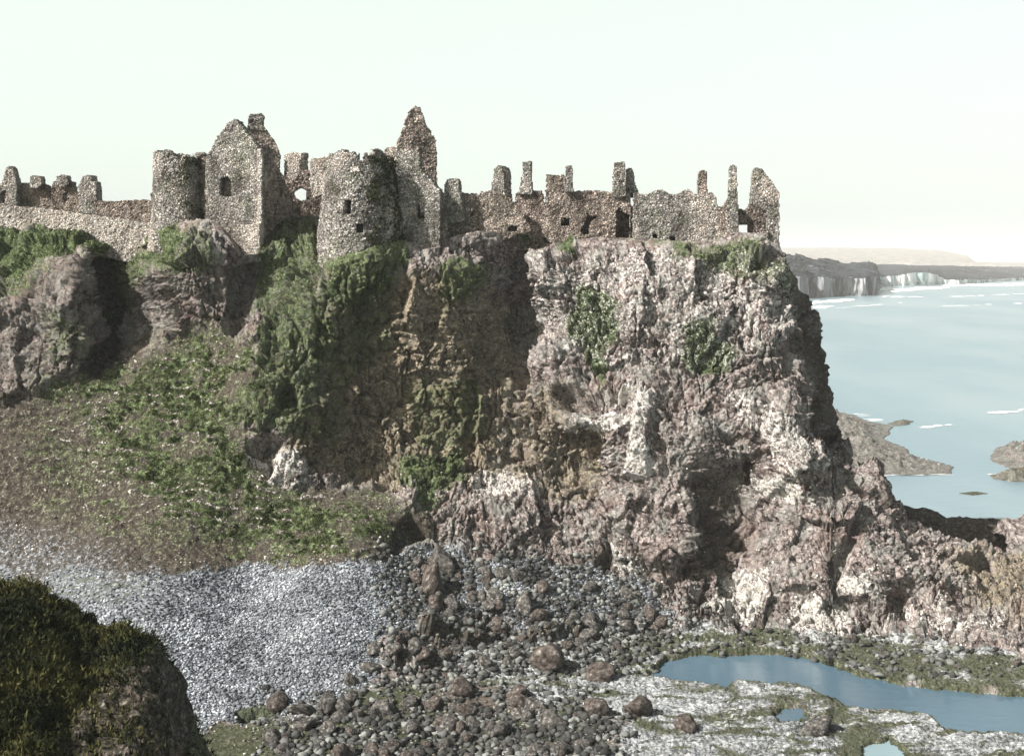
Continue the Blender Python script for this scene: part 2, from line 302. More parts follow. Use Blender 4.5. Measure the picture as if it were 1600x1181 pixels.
grass = mask([
              (.64, [(405, 335), (495, 335), (515, 410), (500, 470), (540, 540), (480, 600), (500, 660), (400, 690), (355, 650), (400, 560), (395, 440)]), (.5, [(500, 440), (640, 430), (620, 520), (560, 600), (520, 700), (450, 690)]), (.5, box(200, 360, 340, 430)), (.5, [(-900, 400), (100, 400), (90, 440), (0, 470), (-900, 480)]), (.45, box(60, 480, 130, 560)),
              (.9, [(-900, 340), (60, 345), (220, 386), (195, 402), (90, 398), (20, 440), (-900, 470)]), (.7, [(170, 395), (235, 395), (205, 470), (190, 540), (170, 540)]),
              (.8, box(225, 350, 290, 420)), (.95, [(885, 450), (930, 440), (970, 470), (955, 560), (930, 600), (890, 520)]), (.75, [(1060, 510), (1120, 505), (1150, 550), (1100, 590), (1060, 570)]),
              (.9, box(825, 335, 900, 376)), (.62, [(990, 372), (1120, 376), (1222, 388), (1240, 440), (1180, 440), (1060, 404)]), (.85, [(625, 725), (720, 700), (735, 770), (660, 790)]),
              (.6, box(690, 410, 750, 480)), (.7, [(540, 380), (640, 376), (640, 430), (580, 500), (500, 470), (505, 408)]), (.6, box(0, 370, 60, 460)), (.5, [(640, 590), (760, 590), (760, 700), (640, 700)])])
grass = np.maximum(grass, gsl)
ochre = mask([(.66, [(470, 490), (560, 420), (700, 420), (800, 460), (815, 600), (770, 740), (560, 772), (440, 700), (500, 600)]), (.6, [(1450, 860), (1900, 850), (1900, 970), (1540, 965)]), (.6, box(850, 660, 945, 770)), (.5, box(700, 600, 900, 780))], 30)
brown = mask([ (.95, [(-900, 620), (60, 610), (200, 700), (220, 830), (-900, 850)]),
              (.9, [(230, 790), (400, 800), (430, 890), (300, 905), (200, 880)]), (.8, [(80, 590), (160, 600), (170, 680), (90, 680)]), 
              (.6, box(1080, 720, 1170, 900)), (.6, box(60, 350, 160, 400)), (.42, [(-900, 400), (130, 400), (400, 420), (390, 520), (60, 620), (-900, 640)]), (.9, [(1222, 420), (1240, 440), (1300, 560), (1300, 690), (1325, 730), (1300, 720), (1264, 630), (1240, 500)]), (.6, [(640, 1050), (960, 1080), (960, 1290), (420, 1290), (420, 1120)])], 26)  # strip down the right cliff edge: brown rock, also deepening its shaded side by colour
white = mask([(.9, [(905, 642), (1000, 636), (1002, 662), (920, 664)]), (1, [(994, 612), (1022, 612), (1008, 740), (992, 740)]), (.62, [(424, 705), (450, 698), (485, 715), (470, 748), (428, 750)]), (.9, [(380, 720), (500, 765), (380, 735)]),
              (.85, [(1180, 735), (1250, 745), (1260, 790), (1180, 790)]), (.5, [(1130, 610), (1240, 650), (1300, 720), (1230, 740), (1160, 660)]), (.9, [(950, 860), (1000, 885), (1010, 905), (950, 880)]),
              (.8, [(1130, 905), (1200, 885), (1190, 960), (1080, 960)]), (.7, [(1240, 930), (1330, 950), (1330, 990), (1240, 980)]), (.7, box(930, 600, 1000, 622)), (.55, [(740, 740), (840, 740), (850, 790), (750, 790)]),
              (.33, [(830, 400), (1230, 400), (1240, 560), (1000, 580), (830, 540)]), (.5, [(1560, 980), (1340, 985), (1420, 950), (1560, 965)]), (.8, [(1310, 905), (1370, 895), (1370, 925), (1310, 925)])], 8)
weed_or_hole = mask([(.95, [(540, 1075), (680, 1060), (700, 1120), (600, 1150), (540, 1110)]), (.95, [(1010, 990), (1200, 982), (1220, 1008), (1040, 1016), (940, 1050), (960, 1005)]), (.85, [(1180, 985), (1620, 1035), (1620, 1070), (1380, 1050), (1180, 1008)]),
             (.9, [(1060, 1068), (1180, 1086), (1330, 1092), (1340, 1125), (1200, 1100), (1050, 1076)]), (.8, [(1310, 1135), (1380, 1130), (1370, 1200), (1300, 1200)]), (.9, [(300, 1135), (560, 1120), (900, 1100), (960, 1200), (900, 1290), (260, 1290)]),
             (.9, [(1120, 1162), (1165, 1162), (1165, 1174), (1120, 1174)]), (.9, [(1228, 1162), (1260, 1162), (1260, 1176), (1230, 1176)]), (.9, [(985, 1120), (1070, 1125), (1060, 1150), (990, 1140)]), (.8, [(690, 1060), (1000, 1048), (1000, 1058), (700, 1075)])], 12)  # first two patches here put the dark of small holes into the colour
left = sstep(330, 180, PXA+wn[..., 0])*sstep(985, 920, PYA+wn[..., 1]); weed_or_hole = np.maximum(weed_or_hole, m_shelf*.85*sstep(.08, .28, fbm(V*np.array([.25, 1.3, 1]), 1., 4))); weed_or_hole = np.maximum(weed_or_hole, left*m_beach*.42); pebble = np.clip(m_beach*(1-.5*left)+mask([(.42, [(-900, 800), (0, 800), (120, 830), (240, 880), (240, 960), (-900, 960)])], 40), 0, 1)
shelf = m_shelf*(1-weed_or_hole*.5)
# pools: the ground drops below the water there
POOLS = [[(1020, 1052), (1010, 1046), (1040, 1022), (1100, 1013), (1200, 1012), (1255, 1020), (1300, 1032), (1335, 1048), (1420, 1062), (1620, 1078), (2500, 1110), (2500, 1190), (1620, 1141), (1560, 1138), (1475, 1135), (1450, 1112), (1390, 1104), (1330, 1100), (1250, 1066), (1150, 1058), (1135, 1070), (1095, 1062)],
         [(1205, 1104), (1250, 1100), (1262, 1118), (1215, 1125)], [(372, 1112), (400, 1104), (440, 1106), (432, 1120), (375, 1128)], [(498, 1116), (545, 1104), (566, 1114), (520, 1124)], [(1350, 1165), (1390, 1150), (1420, 1175), (1440, 1230), (1350, 1230)],
         [(1475, 1182), (1600, 1190), (1620, 1230), (1460, 1230)]]
# displacement
def normals(V):
    du = np.gradient(V, axis=0); dv = np.gradient(V, axis=1); n = np.cross(dv, du); return n/(np.linalg.norm(n, axis=-1, keepdims=True)+1e-9)
Nn = normals(V); Nn = np.where((Nn[..., 1:2] > .6) & (isback[..., None] == 0), -Nn, Nn)
soft = np.clip(m_slope+m_beach+m_shelf, 0, 1)*1.; rockm = 1-soft
nearTop = sstep(0, 26, PYA-tops[:, None]); castle = sstep(215, 240, PXA)*sstep(1235, 1210, PXA)
amp = rockm*(.85+.15*sstep(200, 420, PXA))*sstep(1075, 1030, PYA)*(1-castle*(1-nearTop)*.8)*(1-.9*castle*(isback > 0))
Vs = V*np.array([1, 1, .55], np.float32)
wv = V+.9*np.stack([fbm(V, .5, 3), fbm(V+31, .5, 3), fbm(V+77, .5, 3)], -1)
wj = V+.5*np.stack([fbm(V, .6, 3), fbm(V+31, .6, 3), fbm(V+77, .6, 3)], -1)
rough = .46+.72*sstep(-.12, .28, fbm(V+21, .22, 3)); slab = mask([[(1150, 780), (1330, 740), (1420, 800), (1390, 900), (1350, 960), (1220, 960), (1150, 880)], [(1010, 640), (1120, 640), (1110, 720), (1040, 800), (1000, 760)], [(960, 380), (1080, 384), (1040, 460), (960, 450)]], 24); rough = np.maximum(rough*(1-.55*slab), ochre*1.7)
a1, e1 = facets(wj, (.26, .26, .17)); d = amp*(.85*a1+1.0*fbm(Vs, .13, 3))
a2, e2_ = facets(wj, (.8, .8, .62)); d += amp*rough*(.36*a2-.24*sstep(.09, 0, e2_))
a3, e3 = facets(V, (1.9, 1.9, 1.7)); d += amp*(.25+.75*rough)*(.15*a3-.08*sstep(.12, 0, e3))
a4, e4 = facets(V, (4.4, 4.4, 4.2)); d += amp*.085*a4
d -= amp*.75*sstep(.05, 0, np.abs(fbm(wj*np.array([.55, .55, .09])+11, 1., 3)))*sstep(-.1, .15, fbm(V+63, .15, 2)); lz = V[..., 2]*.42+1.6*fbm(V, .12, 3); d += amp*.42*((lz-np.floor(lz))-.5)
f1, f2, c3 = worley(wv*np.array([2.3, 2.3, 1.8])); rn = fbm(V, 1.6, 4); d += amp*(.10*rn+.14*fbm(V*np.array([1, 1, .5]), .6, 5, .6))
terr = np.sin(V[..., 2]*9+fbm(V, .30, 3)*8+V[..., 0]*.2)*sstep(-.35, .2, fbm(V+9, .9, 3))
slopeg = m_slope*(1-m_beach); tm = sstep(-.25, .15, fbm(V+5, .3, 3))
d += slopeg*(.10*terr*tm+.5*fbm(V, .22, 5, .6)+.13*(.5-f1)+.12*rn)
d += m_shelf*(.22*fbm(V, 1.2, 5, .6)+.10*(c3-.5)-.10*sstep(.25, 0, f2-f1))*(1-rockm)+m_beach*(.12*fbm(V, .4, 4)+.05*rn)
# a few named relief features: ledges and recesses (picture place, metres outwards)
for (p, a, so_) in (([(868, 610), (945, 606), (995, 612), (992, 636), (870, 640)], -1.9, 8), (box(850, 668, 940, 765), -.9, 26), ([(1085, 735), (1160, 720), (1165, 840), (1110, 900), (1060, 905), (1100, 830)], -1.1, 24),
                    ([(994, 612), (1024, 612), (1010, 740), (985, 740)], .8, 6), ([(385, 690), (440, 690), (420, 745), (388, 730)], -1.6, 8), ([(424, 710), (450, 700), (475, 718), (470, 745), (430, 748)], .5, 8),
                    ([(795, 378), (822, 378), (828, 520), (812, 620), (795, 560)], -2.2, 10), ([(1300, 890), (1345, 800), (1352, 812), (1322, 890), (1305, 920)], -1.3, 6), ([(1395, 925), (1428, 925), (1425, 985), (1395, 985)], -1.5, 7),
                    ([(612, 862), (640, 800), (668, 838), (640, 850), (622, 868)], -1.5, 5), ([(540, 500), (580, 470), (600, 560), (560, 590)], -.8, 14), ([(1000, 885), (1100, 880), (1110, 940), (1030, 945)], -1.0, 12),
                    ([(365, 425), (398, 425), (392, 500), (350, 520), (362, 470)], -1.6, 8), ([(138, 405), (172, 405), (188, 470), (186, 540), (150, 590), (130, 575), (165, 520), (150, 450)], -3.1, 9)):
    d += a*sstep(-so_, so_, sdpoly(p, PXA+wn[..., 0]*.35, PYA+wn[..., 1]*.35))*(isback == 0)
V = V+Nn*d[..., None]
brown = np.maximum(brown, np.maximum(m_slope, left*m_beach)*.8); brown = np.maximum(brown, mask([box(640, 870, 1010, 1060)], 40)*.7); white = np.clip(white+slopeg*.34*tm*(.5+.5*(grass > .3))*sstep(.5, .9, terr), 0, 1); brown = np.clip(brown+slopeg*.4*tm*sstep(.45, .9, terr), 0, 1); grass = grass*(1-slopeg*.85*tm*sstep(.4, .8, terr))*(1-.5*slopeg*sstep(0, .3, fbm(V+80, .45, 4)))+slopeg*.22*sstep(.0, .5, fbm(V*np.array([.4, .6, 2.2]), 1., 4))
zsh = V[..., 2]; low = sstep(1.2, .55, zsh)*(PYA > 960)
zsh = zsh+low*(np.maximum(zsh, .14)-zsh)*(isback == 0); rim = 0*zsh; jx = 16*fbm(V, .9, 5, .65); jy = 8*fbm(V+60, .9, 5, .65)
for p in POOLS:
    pd = sdpoly(p, PXA+wn[..., 0]*.12+jx, PYA+wn[..., 1]*.06+jy); zsh = zsh-(sstep(-3, 7, pd))*.8*(isback == 0); rim = np.maximum(rim, sstep(-7, -1, pd))
V[..., 2] = zsh
weed_or_hole = np.maximum(weed_or_hole, rim*sstep(-.45, .0, fbm(V+12, .5, 3))); shelf = shelf*(1-rim*.6)
nu = len(pxs); idx = np.arange(nu*NR).reshape(nu, NR)
quad = np.stack([idx[:-1, :-1], idx[:-1, 1:], idx[1:, 1:], idx[1:, :-1]], -1).reshape(-1, 4)
reg = np.zeros(QX.shape, np.int8); reg[m_slope > .5] = 1; reg[m_beach > .5] = 2; reg[(m_shelf > .5) & (m_beach <= .5)] = 3; reg[(PYA > 1040) & (reg == 0)] = 3
fr = reg[:-1, :-1].ravel(); VF = V.reshape(-1, 3)
MASKS = {'ochre': ochre, 'grass': grass, 'brown': brown, 'white': white, 'weed_or_hole': weed_or_hole, 'pebble': pebble, 'shelf': shelf}
for code, nm in ((0, 'cliff'), (1, 'grass_slope'), (2, 'pebble_beach'), (3, 'rocky_foreshore')):
    q = quad[fr == code]; used, inv = np.unique(q, return_inverse=True)
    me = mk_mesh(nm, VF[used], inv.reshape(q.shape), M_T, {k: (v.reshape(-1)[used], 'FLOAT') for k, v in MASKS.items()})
    tag(link(nm, me), kind='structure')
Nd = normals(V); Nd = np.where(Nd[..., 2:3] < -.3, -Nd, Nd)
def ground_at(px, py):
    i = int(np.clip(np.searchsorted(pxs, px), 0, nu-1)); t = (py-tops[i])/(BOT-tops[i]); j = int(np.clip(t*(NVF-1), 0, NVF-1))+NVB
    return V[i, j], Nd[i, j]

# ------------------------------------------------------------------ water
def mat_water(name, col, deep, rough, bsc, bstr, spec=.5):
    s = NT(name); n = s.noise(.02, 4, .6, s.vec((1, .35, 1)))
    c = s.mix(s.rng(n, .4, .62), col, deep); s.b.inputs['Roughness'].default_value = rough
    s.b.inputs['Specular IOR Level'].default_value = spec
    return s.done(c, s.bump(s.noise(bsc, 4, .6, s.vec((.6, 1.4, 1))), .25, bstr))
M_SEA = mat_water('sea_water', (.195, .27, .31), (.25, .315, .345), .30, .5, .35)
M_POOL = mat_water('pool_water', (.095, .155, .20), (.13, .195, .24), .15, 1.1, .12)
M_PUD = mat_water('puddle_water', (.25, .33, .36), (.28, .36, .38), .08, 2, .05)
ys = np.concatenate([[2], np.geomspace(60, 6900, 60)]); xsn = np.linspace(-1, 1, 40)
Gx = xsn[:, None]*(ys[None]*.9+150); sv = np.stack([Gx, 0*Gx+ys[None], 0*Gx], -1); ii = np.arange(sv.shape[0]*sv.shape[1]).reshape(sv.shape[:2])
sq = np.stack([ii[:-1, :-1], ii[1:, :-1], ii[1:, 1:], ii[:-1, 1:]], -1).reshape(-1, 4)
tag(link('sea', mk_mesh('sea', sv, sq, M_SEA)), kind='structure')
for (x0, y0, x1, y1, z, m) in ((900, 1003, 2500, 1400, .05, M_POOL), (330, 1096, 640, 1135, .06, M_PUD), (1335, 1148, 1450, 1400, .07, M_PUD), (1450, 1176, 1700, 1400, .08, M_PUD)):
    v4 = [P3(x, y, zY(y, z)) for x, y in ((x0, y1), (x1, y1), (x1, y0), (x0, y0))]
    tag(link('tide_pool', mk_mesh('tide_pool', v4, [[0, 1, 2, 3]], m)), kind='structure')

# ------------------------------------------------------------------ masonry: thick shells on a fine cell grid, with ragged edges and real openings
CELL = .075
def shell(name, msk, A, Bk, mat):
    n, m = msk.shape; ia = np.arange((n+1)*(m+1)).reshape(n+1, m+1); off = ia.size; fs = []
    def q(a, b, c, d): fs.append(np.stack([a, b, c, d], -1).reshape(-1, 4))
    i, j = np.nonzero(msk); q(ia[i, j], ia[i+1, j], ia[i+1, j+1], ia[i, j+1]); q(off+ia[i, j], off+ia[i, j+1], off+ia[i+1, j+1], off+ia[i+1, j])
    pad = np.zeros((n+2, m+2), bool); pad[1:-1, 1:-1] = msk
    for di, dj, e in ((-1, 0, ((0, 1), (0, 0))), (1, 0, ((1, 0), (1, 1))), (0, -1, ((0, 0), (1, 0))), (0, 1, ((1, 1), (0, 1)))):
        b = msk & ~pad[1+di:n+1+di, 1+dj:m+1+dj]; i, j = np.nonzero(b)
        a0 = ia[i+e[0][0], j+e[0][1]]; a1 = ia[i+e[1][0], j+e[1][1]]; q(a1, a0, off+a0, off+a1)
    fs = np.concatenate(fs); vs_ = np.concatenate([A.reshape(-1, 3), Bk.reshape(-1, 3)]); used, inv = np.unique(fs, return_inverse=True)
    return mk_mesh(name, vs_[used], inv.reshape(fs.shape), mat)
def stone_disp(P, a=.075):
    f1, f2, c = worley(P*np.array([3.8, 3.8, 5.0])); return a*(c-.5)*1.0+a*.9*sstep(0, .25, f2-f1)-a*.5+.12*fbm(P, .7, 3)
def wall(name, poly, Y0, pref, yaw, thick, mat, holes=(), rag=.16, root=None, batter=0):
    c, s_ = math.cos(R(yaw)), math.sin(R(yaw)); x0 = (pref-800)/F*Y0
    def tosz(p):
        k = (p[0]-800)/F; s = (k*Y0-x0)/(c-k*s_); y = Y0+s*s_; return s, HC-(p[1]-YH)/F*y
    P = np.array([tosz(p) for p in poly]); H = [np.array([tosz(p) for p in h]) for h in holes]
    lo = P.min(0)-.3; hi = P.max(0)+.3; ns, nz = [max(2, int(v)) for v in np.ceil((hi-lo)/CELL)]
    sg = lo[0]+np.arange(ns+1)*CELL; zg = lo[1]+np.arange(nz+1)*CELL; SG, ZG = np.meshgrid(sg, zg, indexing='ij')
    pos = np.stack([x0+SG*c, Y0+SG*s_, ZG], -1); nrm = np.array([s_, -c, 0.])
    ctr = pos[:-1, :-1]+(pos[1:, 1:]-pos[:-1, :-1])/2; cs = SG[:-1, :-1]+CELL/2; cz = ZG[:-1, :-1]+CELL/2
    q = np.floor(ctr/.26); ws = (fbm(ctr, 1.3, 3)*1.1+.7*RJ[_hash(*[q[..., k].astype(np.int64) for k in range(3)])][..., 0]-.5)*rag; wz = (fbm(ctr+40, 1.3, 3)*1.1+.7*RJ[_hash(*[q[..., k].astype(np.int64) for k in range(3)])][..., 1]-.5)*rag
    mk = sdpoly(P, cs+ws, cz+wz) > 0
    for h in H: mk &= sdpoly(h, cs+ws*.4, cz+wz*.4) < 0
    pos = pos+np.stack([fbm(pos+9, 2., 2), 0*SG, fbm(pos+19, 2., 2)], -1)*.05
    A = pos+nrm*(stone_disp(pos)+batter*(hi[1]-ZG))[..., None]; Bk = pos-nrm*(thick+stone_disp(pos+5))[..., None]
    return part(name, shell(name, mk, A, Bk, mat), root) if root else shell(name, mk, A, Bk, mat)
def tower(name, cpx, Y0, prof, topf, mat, holes=(), thick=.8, root=None):
    # prof: (py, radius px); topf(theta)->py of the broken wall head; theta 0 faces the camera, + to the right
    z = lambda py: HC-(py-YH)/F*Y0
    pz = np.array([z(p) for p, r in prof])[::-1]; pr = np.array([r/F*Y0 for p, r in prof])[::-1]
    rmax = pr.max(); nth = int(2*math.pi*rmax/CELL); nz = int((pz[-1]-pz[0])/CELL)
    th = np.linspace(-math.pi, math.pi, nth+1); zg = np.linspace(pz[0], pz[-1], nz+1); TH, ZG = np.meshgrid(th, zg, indexing='ij')
    r = np.interp(ZG, pz, pr); cxw = (cpx-800)/F*Y0; D = np.stack([np.sin(TH), -np.cos(TH), 0*TH], -1)
    def at(rr): return np.stack([cxw+0*TH, Y0+0*TH, ZG], -1)+D*rr[..., None]
    o = at(r); sdv = stone_disp(o, .11); sdv[-1] = sdv[0]; A = at(r+sdv); Bk = at(r-thick)
    tc = (TH[:-1, :-1]+TH[1:, 1:])/2; zc = (ZG[:-1, :-1]+ZG[1:, 1:])/2; ctr = at(r)[:-1, :-1]
    q = np.floor(ctr/.26); hh = _hash(*[q[..., k].astype(np.int64) for k in range(3)])
    ztop = z(np.array([topf(t) for t in th[:-1]]))[:, None]
    mk = zc+(RJ[hh][..., 0]-.5)*.28+fbm(ctr, 1.2, 3)*.25 < ztop
    for (t0, p0, t1, p1) in holes: mk &= ~((tc > t0) & (tc < t1) & (zc < z(p0)+0*tc) & (zc > z(p1)))
    return part(name, shell(name, mk, A, Bk, mat), root)

def arch(x0, y0, x1, y1):                    # round-headed opening in photo coordinates
    xm = (x0+x1)/2; r = (x1-x0)/2
    return [(x0, y1), (x0, y0+r)]+[(xm-r*math.cos(a), y0+r-r*math.sin(a)) for a in (.6, 1.2, 1.57, 1.94, 2.54)]+[(x1, y0+r), (x1, y1)]

# west round tower
t = thing('round_tower', 'smaller roofless round stone tower at the left end of the castle', 'tower')
tower('tower_wall', 282, 108.5, [(236, 40), (300, 41), (340, 43), (372, 48), (420, 52)], lambda a: 240+5*sstep(-.2, 0, a)+4*math.sin(a*3)*(1 if a > 0 else .3)+3*math.sin(a*9), M_GREY, [(-1.75, 308, -1.5, 322), (-.95, 330, -.85, 338)], .8, t)
wall('corbel', [(233, 303), (246, 299), (246, 322), (240, 322)], 108.5, 240, 0, .8, M_BROWN, (), .05, t)
settle(t)
# gabled gatehouse
t = thing('gabled_gatehouse', 'tall gabled stone house ruin with one small arched window beside the small round tower', 'ruined house')
wall('gable_wall', [(321, 246), (328, 236), (333, 225), (340, 212), (350, 203), (354, 193), (364, 187), (373, 190), (380, 203), (392, 216), (404, 231), (408, 233), (408, 372), (370, 372), (330, 380), (320, 380)], 104.5, 407, -16, .8, M_GREY, [arch(343, 276, 362, 307)], .08, t)
wall('window_back_wall', [(338, 268), (368, 268), (368, 312), (338, 312)], 106.4, 353, -16, .3, M_BROWN, (), .05, t)
wall('side_wall', [(408, 232), (418, 226), (430, 238), (431, 268), (436, 300), (438, 345), (408, 385)], 104.55, 407.5, 73, .7, M_BROWN, (), .1, t)
wall('side_wall', [(322, 246), (332, 250), (335, 380), (322, 380)], 107.2, 322.5, 73, .7, M_BROWN, (), .1, t)
wall('buttress', [(362, 368), (372, 352), (405, 350), (407, 408), (362, 412)], 103.9, 405, -16, .7, M_CREAM, (), .06, t)
wall('quoin', [(402, 233), (409, 233), (409, 372), (401, 372)], 104.35, 406, -16, .25, M_CREAM, (), .1, t)
settle(t)
t = thing('chimney_gable', 'bottle shaped chimney on a dark gable behind the gabled house', 'chimney')
wall('gable', [(372, 250), (378, 215), (385, 200), (410, 196), (416, 205), (426, 216), (434, 232), (437, 245), (436, 300), (372, 300)], 113, 400, 8, .9, M_BROWN, (), .1, t)
wall('chimney_stack', [(386, 202), (388, 184), (391, 178), (409, 177), (412, 182), (411, 196), (416, 206)], 112.8, 400, 8, 1.2, M_GREY, (), .05, t)
settle(t)
t = thing('ruined_hall', 'low brown wall with a ragged hole, between gabled house and big round tower', 'ruined wall')
wall('broken_wall', [(424, 262), (432, 268), (440, 272), (452, 284), (462, 276), (470, 266), (488, 264), (500, 276), (505, 292), (504, 312), (500, 350), (424, 350)], 113.5, 460, 6, .8, M_BROWN, [[(459, 301), (463, 296), (470, 294), (478, 297), (478, 312), (468, 314), (460, 309)]], .15, t)
wall('side_wall', [(424, 262), (430, 258), (452, 300), (470, 330), (470, 350), (424, 350)], 108.5, 424, 62, .7, M_BROWN, (), .2, t)
settle(t)
t = thing('wall_stump', 'pale square wall stump standing behind the ruined hall', 'ruined wall')
wall('stump', [(444, 282), (444, 242), (452, 239), (476, 239), (476, 275), (470, 290), (455, 300)], 116, 475, -14, .8, M_CREAM, (), .06, t)
wall('side_wall', [(476, 239), (481, 242), (481, 290), (476, 290)], 116, 476, 70, .6, M_BROWN, (), .05, t)
wall('post', [(430, 240), (434, 240), (436, 280), (431, 280)], 116, 433, 0, .5, M_CREAM, (), .04, t)
settle(t)
# great round tower
t = thing('great_round_tower', 'big tapering round tower with a small window, lit left and mossy on its right', 'tower')
def gt(a):
    b = 243+3*math.sin(a*5+1)+1.5*math.sin(a*11.3)
    if .10 < a < .28: b += 5
    if .35 < a < 1.25: b = 238+22*((a-.75)/.5)**2
    if a >= 1.25: b = 262+10*(a-1.25)
    if a < -1.6: b = 262
    return b
tower('tower_wall', 563, 104.6, [(233, 47), (262, 51), (300, 57), (345, 63), (400, 68), (440, 70)], gt, M_GREY, [(-.30, 316, -.10, 337), (.02, 352, .2, 366)], .9, t)
wall('window_back_wall', [(536, 310), (566, 310), (580, 345), (580, 372), (536, 372)], 103.2, 550, 0, .3, M_BROWN, (), .05, t)
wall('stone_band', [(524, 258), (560, 262), (562, 268), (524, 265)], 101.98, 540, -18, .4, M_CREAM, (), .06, t)
settle(t)
t = thing('wall_stump', 'pale wall stump just left of the great round tower head', 'ruined wall')
wall('stump', [(484, 290), (484, 249), (500, 246), (516, 244), (520, 300), (490, 310)], 110.5, 500, -10, .8, M_CREAM, (), .08, t); settle(t)
t = thing('wall_stump', 'narrow pale wall top between the great round tower and the tall pointed gable', 'ruined wall')
wall('stump', [(599, 270), (600, 234), (606, 230), (622, 229), (624, 290), (600, 300)], 110.5, 610, -5, .8, M_CREAM, (), .06, t); settle(t)
t = thing('pointed_gable', 'tallest pointed gable, jagged dark stone, rising behind the great round tower', 'ruined gable')
wall('gable', [(617, 236), (623, 218), (629, 205), (634, 188), (640, 172), (648, 166), (656, 168), (660, 180), (668, 198), (674, 208), (680, 220), (682, 240), (683, 288), (690, 300), (690, 320), (617, 320)], 113, 650, 10, 1.0, M_BROWN, (), .14, t)
settle(t)
t = thing('loophole_wall', 'high grey wall with a cross shaped loophole right of the great round tower', 'ruined wall')
wall('front_wall', [(612, 262), (617, 250), (622, 236), (654, 232), (656, 266), (664, 272), (676, 286), (687, 297), (687, 392), (606, 400), (600, 300)], 103.8, 686, -14, .8, M_GREY, [[(651, 318), (655, 318), (656, 334), (664, 336), (664, 342), (652, 342)]], .1, t)
wall('inner_wall', [(640, 300), (670, 300), (670, 360), (640, 360)], 105.6, 655, -14, .3, M_BROWN, (), .05, t)
wall('side_wall', [(687, 297), (693, 300), (699, 340), (700, 385), (687, 392)], 103.85, 686.5, 68, .7, M_BROWN, (), .1, t)
settle(t)
t = thing('broken_range', 'long sagging brown wall with a short stump and low arches right of the loophole wall', 'ruined wall')
wall('front_wall', [(690, 385), (690, 320), (697, 300), (718, 300), (728, 303), (745, 304), (766, 300), (790, 306), (803, 316), (812, 336), (828, 352), (831, 360), (824, 366), (808, 366), (800, 372), (690, 395)], 106.2, 760, -3, .9, M_BROWN, [[(793, 356), (800, 352), (808, 355), (808, 362), (793, 362)], [(733, 325), (740, 324), (741, 336), (735, 340)]], .2, t)
wall('inner_wall', [(725, 318), (812, 330), (850, 338), (850, 392), (725, 392)], 108.2, 760, -3, .3, M_BROWN, (), .05, t)
wall('stump', [(694, 320), (694, 290), (698, 280), (712, 278), (716, 284), (720, 312), (724, 345), (700, 350)], 105.4, 706, -12, 1.0, M_GREY, (), .06, t)
settle(t)
t = thing('pointed_stump', 'pointed wall stump with ragged left side and smooth dark slanting right side', 'ruined wall')
wall('stump', [(765, 310), (768, 290), (772, 264), (778, 259), (785, 262), (788, 300), (788, 330), (765, 330)], 108, 785, -28, 1.4, M_GREY, (), .12, t)
wall('side_wall', [(784, 260), (790, 272), (795, 286), (799, 312), (799, 325), (784, 330)], 108.0, 785, 28, .9, M_BROWN, (), .06, t); settle(t)
t = thing('tapered_chimney', 'tall tapered chimney stack on a ragged wall base, second peak right of the sagging wall', 'chimney')
wall('wall_base', [(803, 345), (805, 306), (810, 300), (832, 300), (836, 298), (846, 297), (850, 318), (855, 330), (852, 345)], 108.2, 825, -6, .9, M_BROWN, (), .14, t)
wall('chimney_stack', [(810, 304), (814, 280), (816, 272), (816, 254), (829, 252), (829, 278), (832, 304)], 107.9, 822, -6, 1.2, M_GREY, (), .06, t)
settle(t)
t = thing('west_range', 'long pink-brown wall with three dark holes and a thin chimney at its left end', 'ruined wall')
wall('front_wall', [(845, 350), (850, 322), (853, 300), (853, 274), (880, 273), (896, 298), (925, 298), (958, 300), (960, 300), (985, 300), (985, 395), (900, 398), (845, 370)], 107, 920, -2, .9, M_BROWN, [box(877, 341, 890, 353), [(912, 352), (918, 336), (914, 326), (922, 338), (935, 338), (924, 346), (921, 356), (920, 366), (912, 368), (906, 362)], [(963, 372), (963, 330), (968, 320), (974, 332), (984, 336), (984, 372)]], .14, t)
wall('chimney_stack', [(882, 300), (883, 262), (885, 259), (893, 259), (895, 264), (896, 300)], 106.6, 889, -2, .9, M_GREY, (), .04, t)
wall('inner_wall', [(860, 332), (990, 322), (990, 390), (860, 390)], 108.8, 920, -2, .3, M_BROWN, (), .05, t)
settle(t)
t = thing('double_chimney', 'pair of joined chimney stacks in the middle of the long wall', 'chimney')
wall('chimney_stack', [(957, 308), (958, 268), (960, 254), (975, 252), (977, 256), (978, 308)], 106.7, 967, -4, 1.1, M_GREY, (), .05, t)
wall('chimney_stack', [(976, 308), (978, 264), (988, 263), (991, 278), (994, 292), (998, 302), (997, 310)], 107.6, 985, -4, 1.0, M_GREY, (), .06, t); settle(t)
t = thing('east_range', 'long bumpy grey wall with two round drain holes and one chimney near the cliff end', 'ruined wall')
wall('front_wall', [(986, 395), (988, 336), (990, 303), (1012, 304), (1022, 298), (1034, 297), (1046, 304), (1060, 304), (1068, 298), (1076, 297), (1086, 304), (1105, 302), (1112, 302), (1119, 308), (1121, 320), (1124, 395)], 106.4, 1050, -5, .9, M_GREY, [[(1045, 370), (1050, 368), (1056, 371), (1056, 378), (1046, 378)], [(1019, 367), (1026, 366), (1027, 372), (1020, 373)]], .12, t)
wall('chimney_stack', [(1090, 308), (1091, 270), (1098, 265), (1104, 269), (1106, 308)], 106.2, 1098, -5, .9, M_BROWN, (), .05, t)
wall('inner_wall', [(1005, 352), (1075, 352), (1075, 392), (1005, 392)], 108.0, 1050, -5, .3, M_BROWN, (), .05, t)
settle(t)
t = thing('slender_chimney', 'slender pale chimney standing alone beside the last gable', 'chimney')
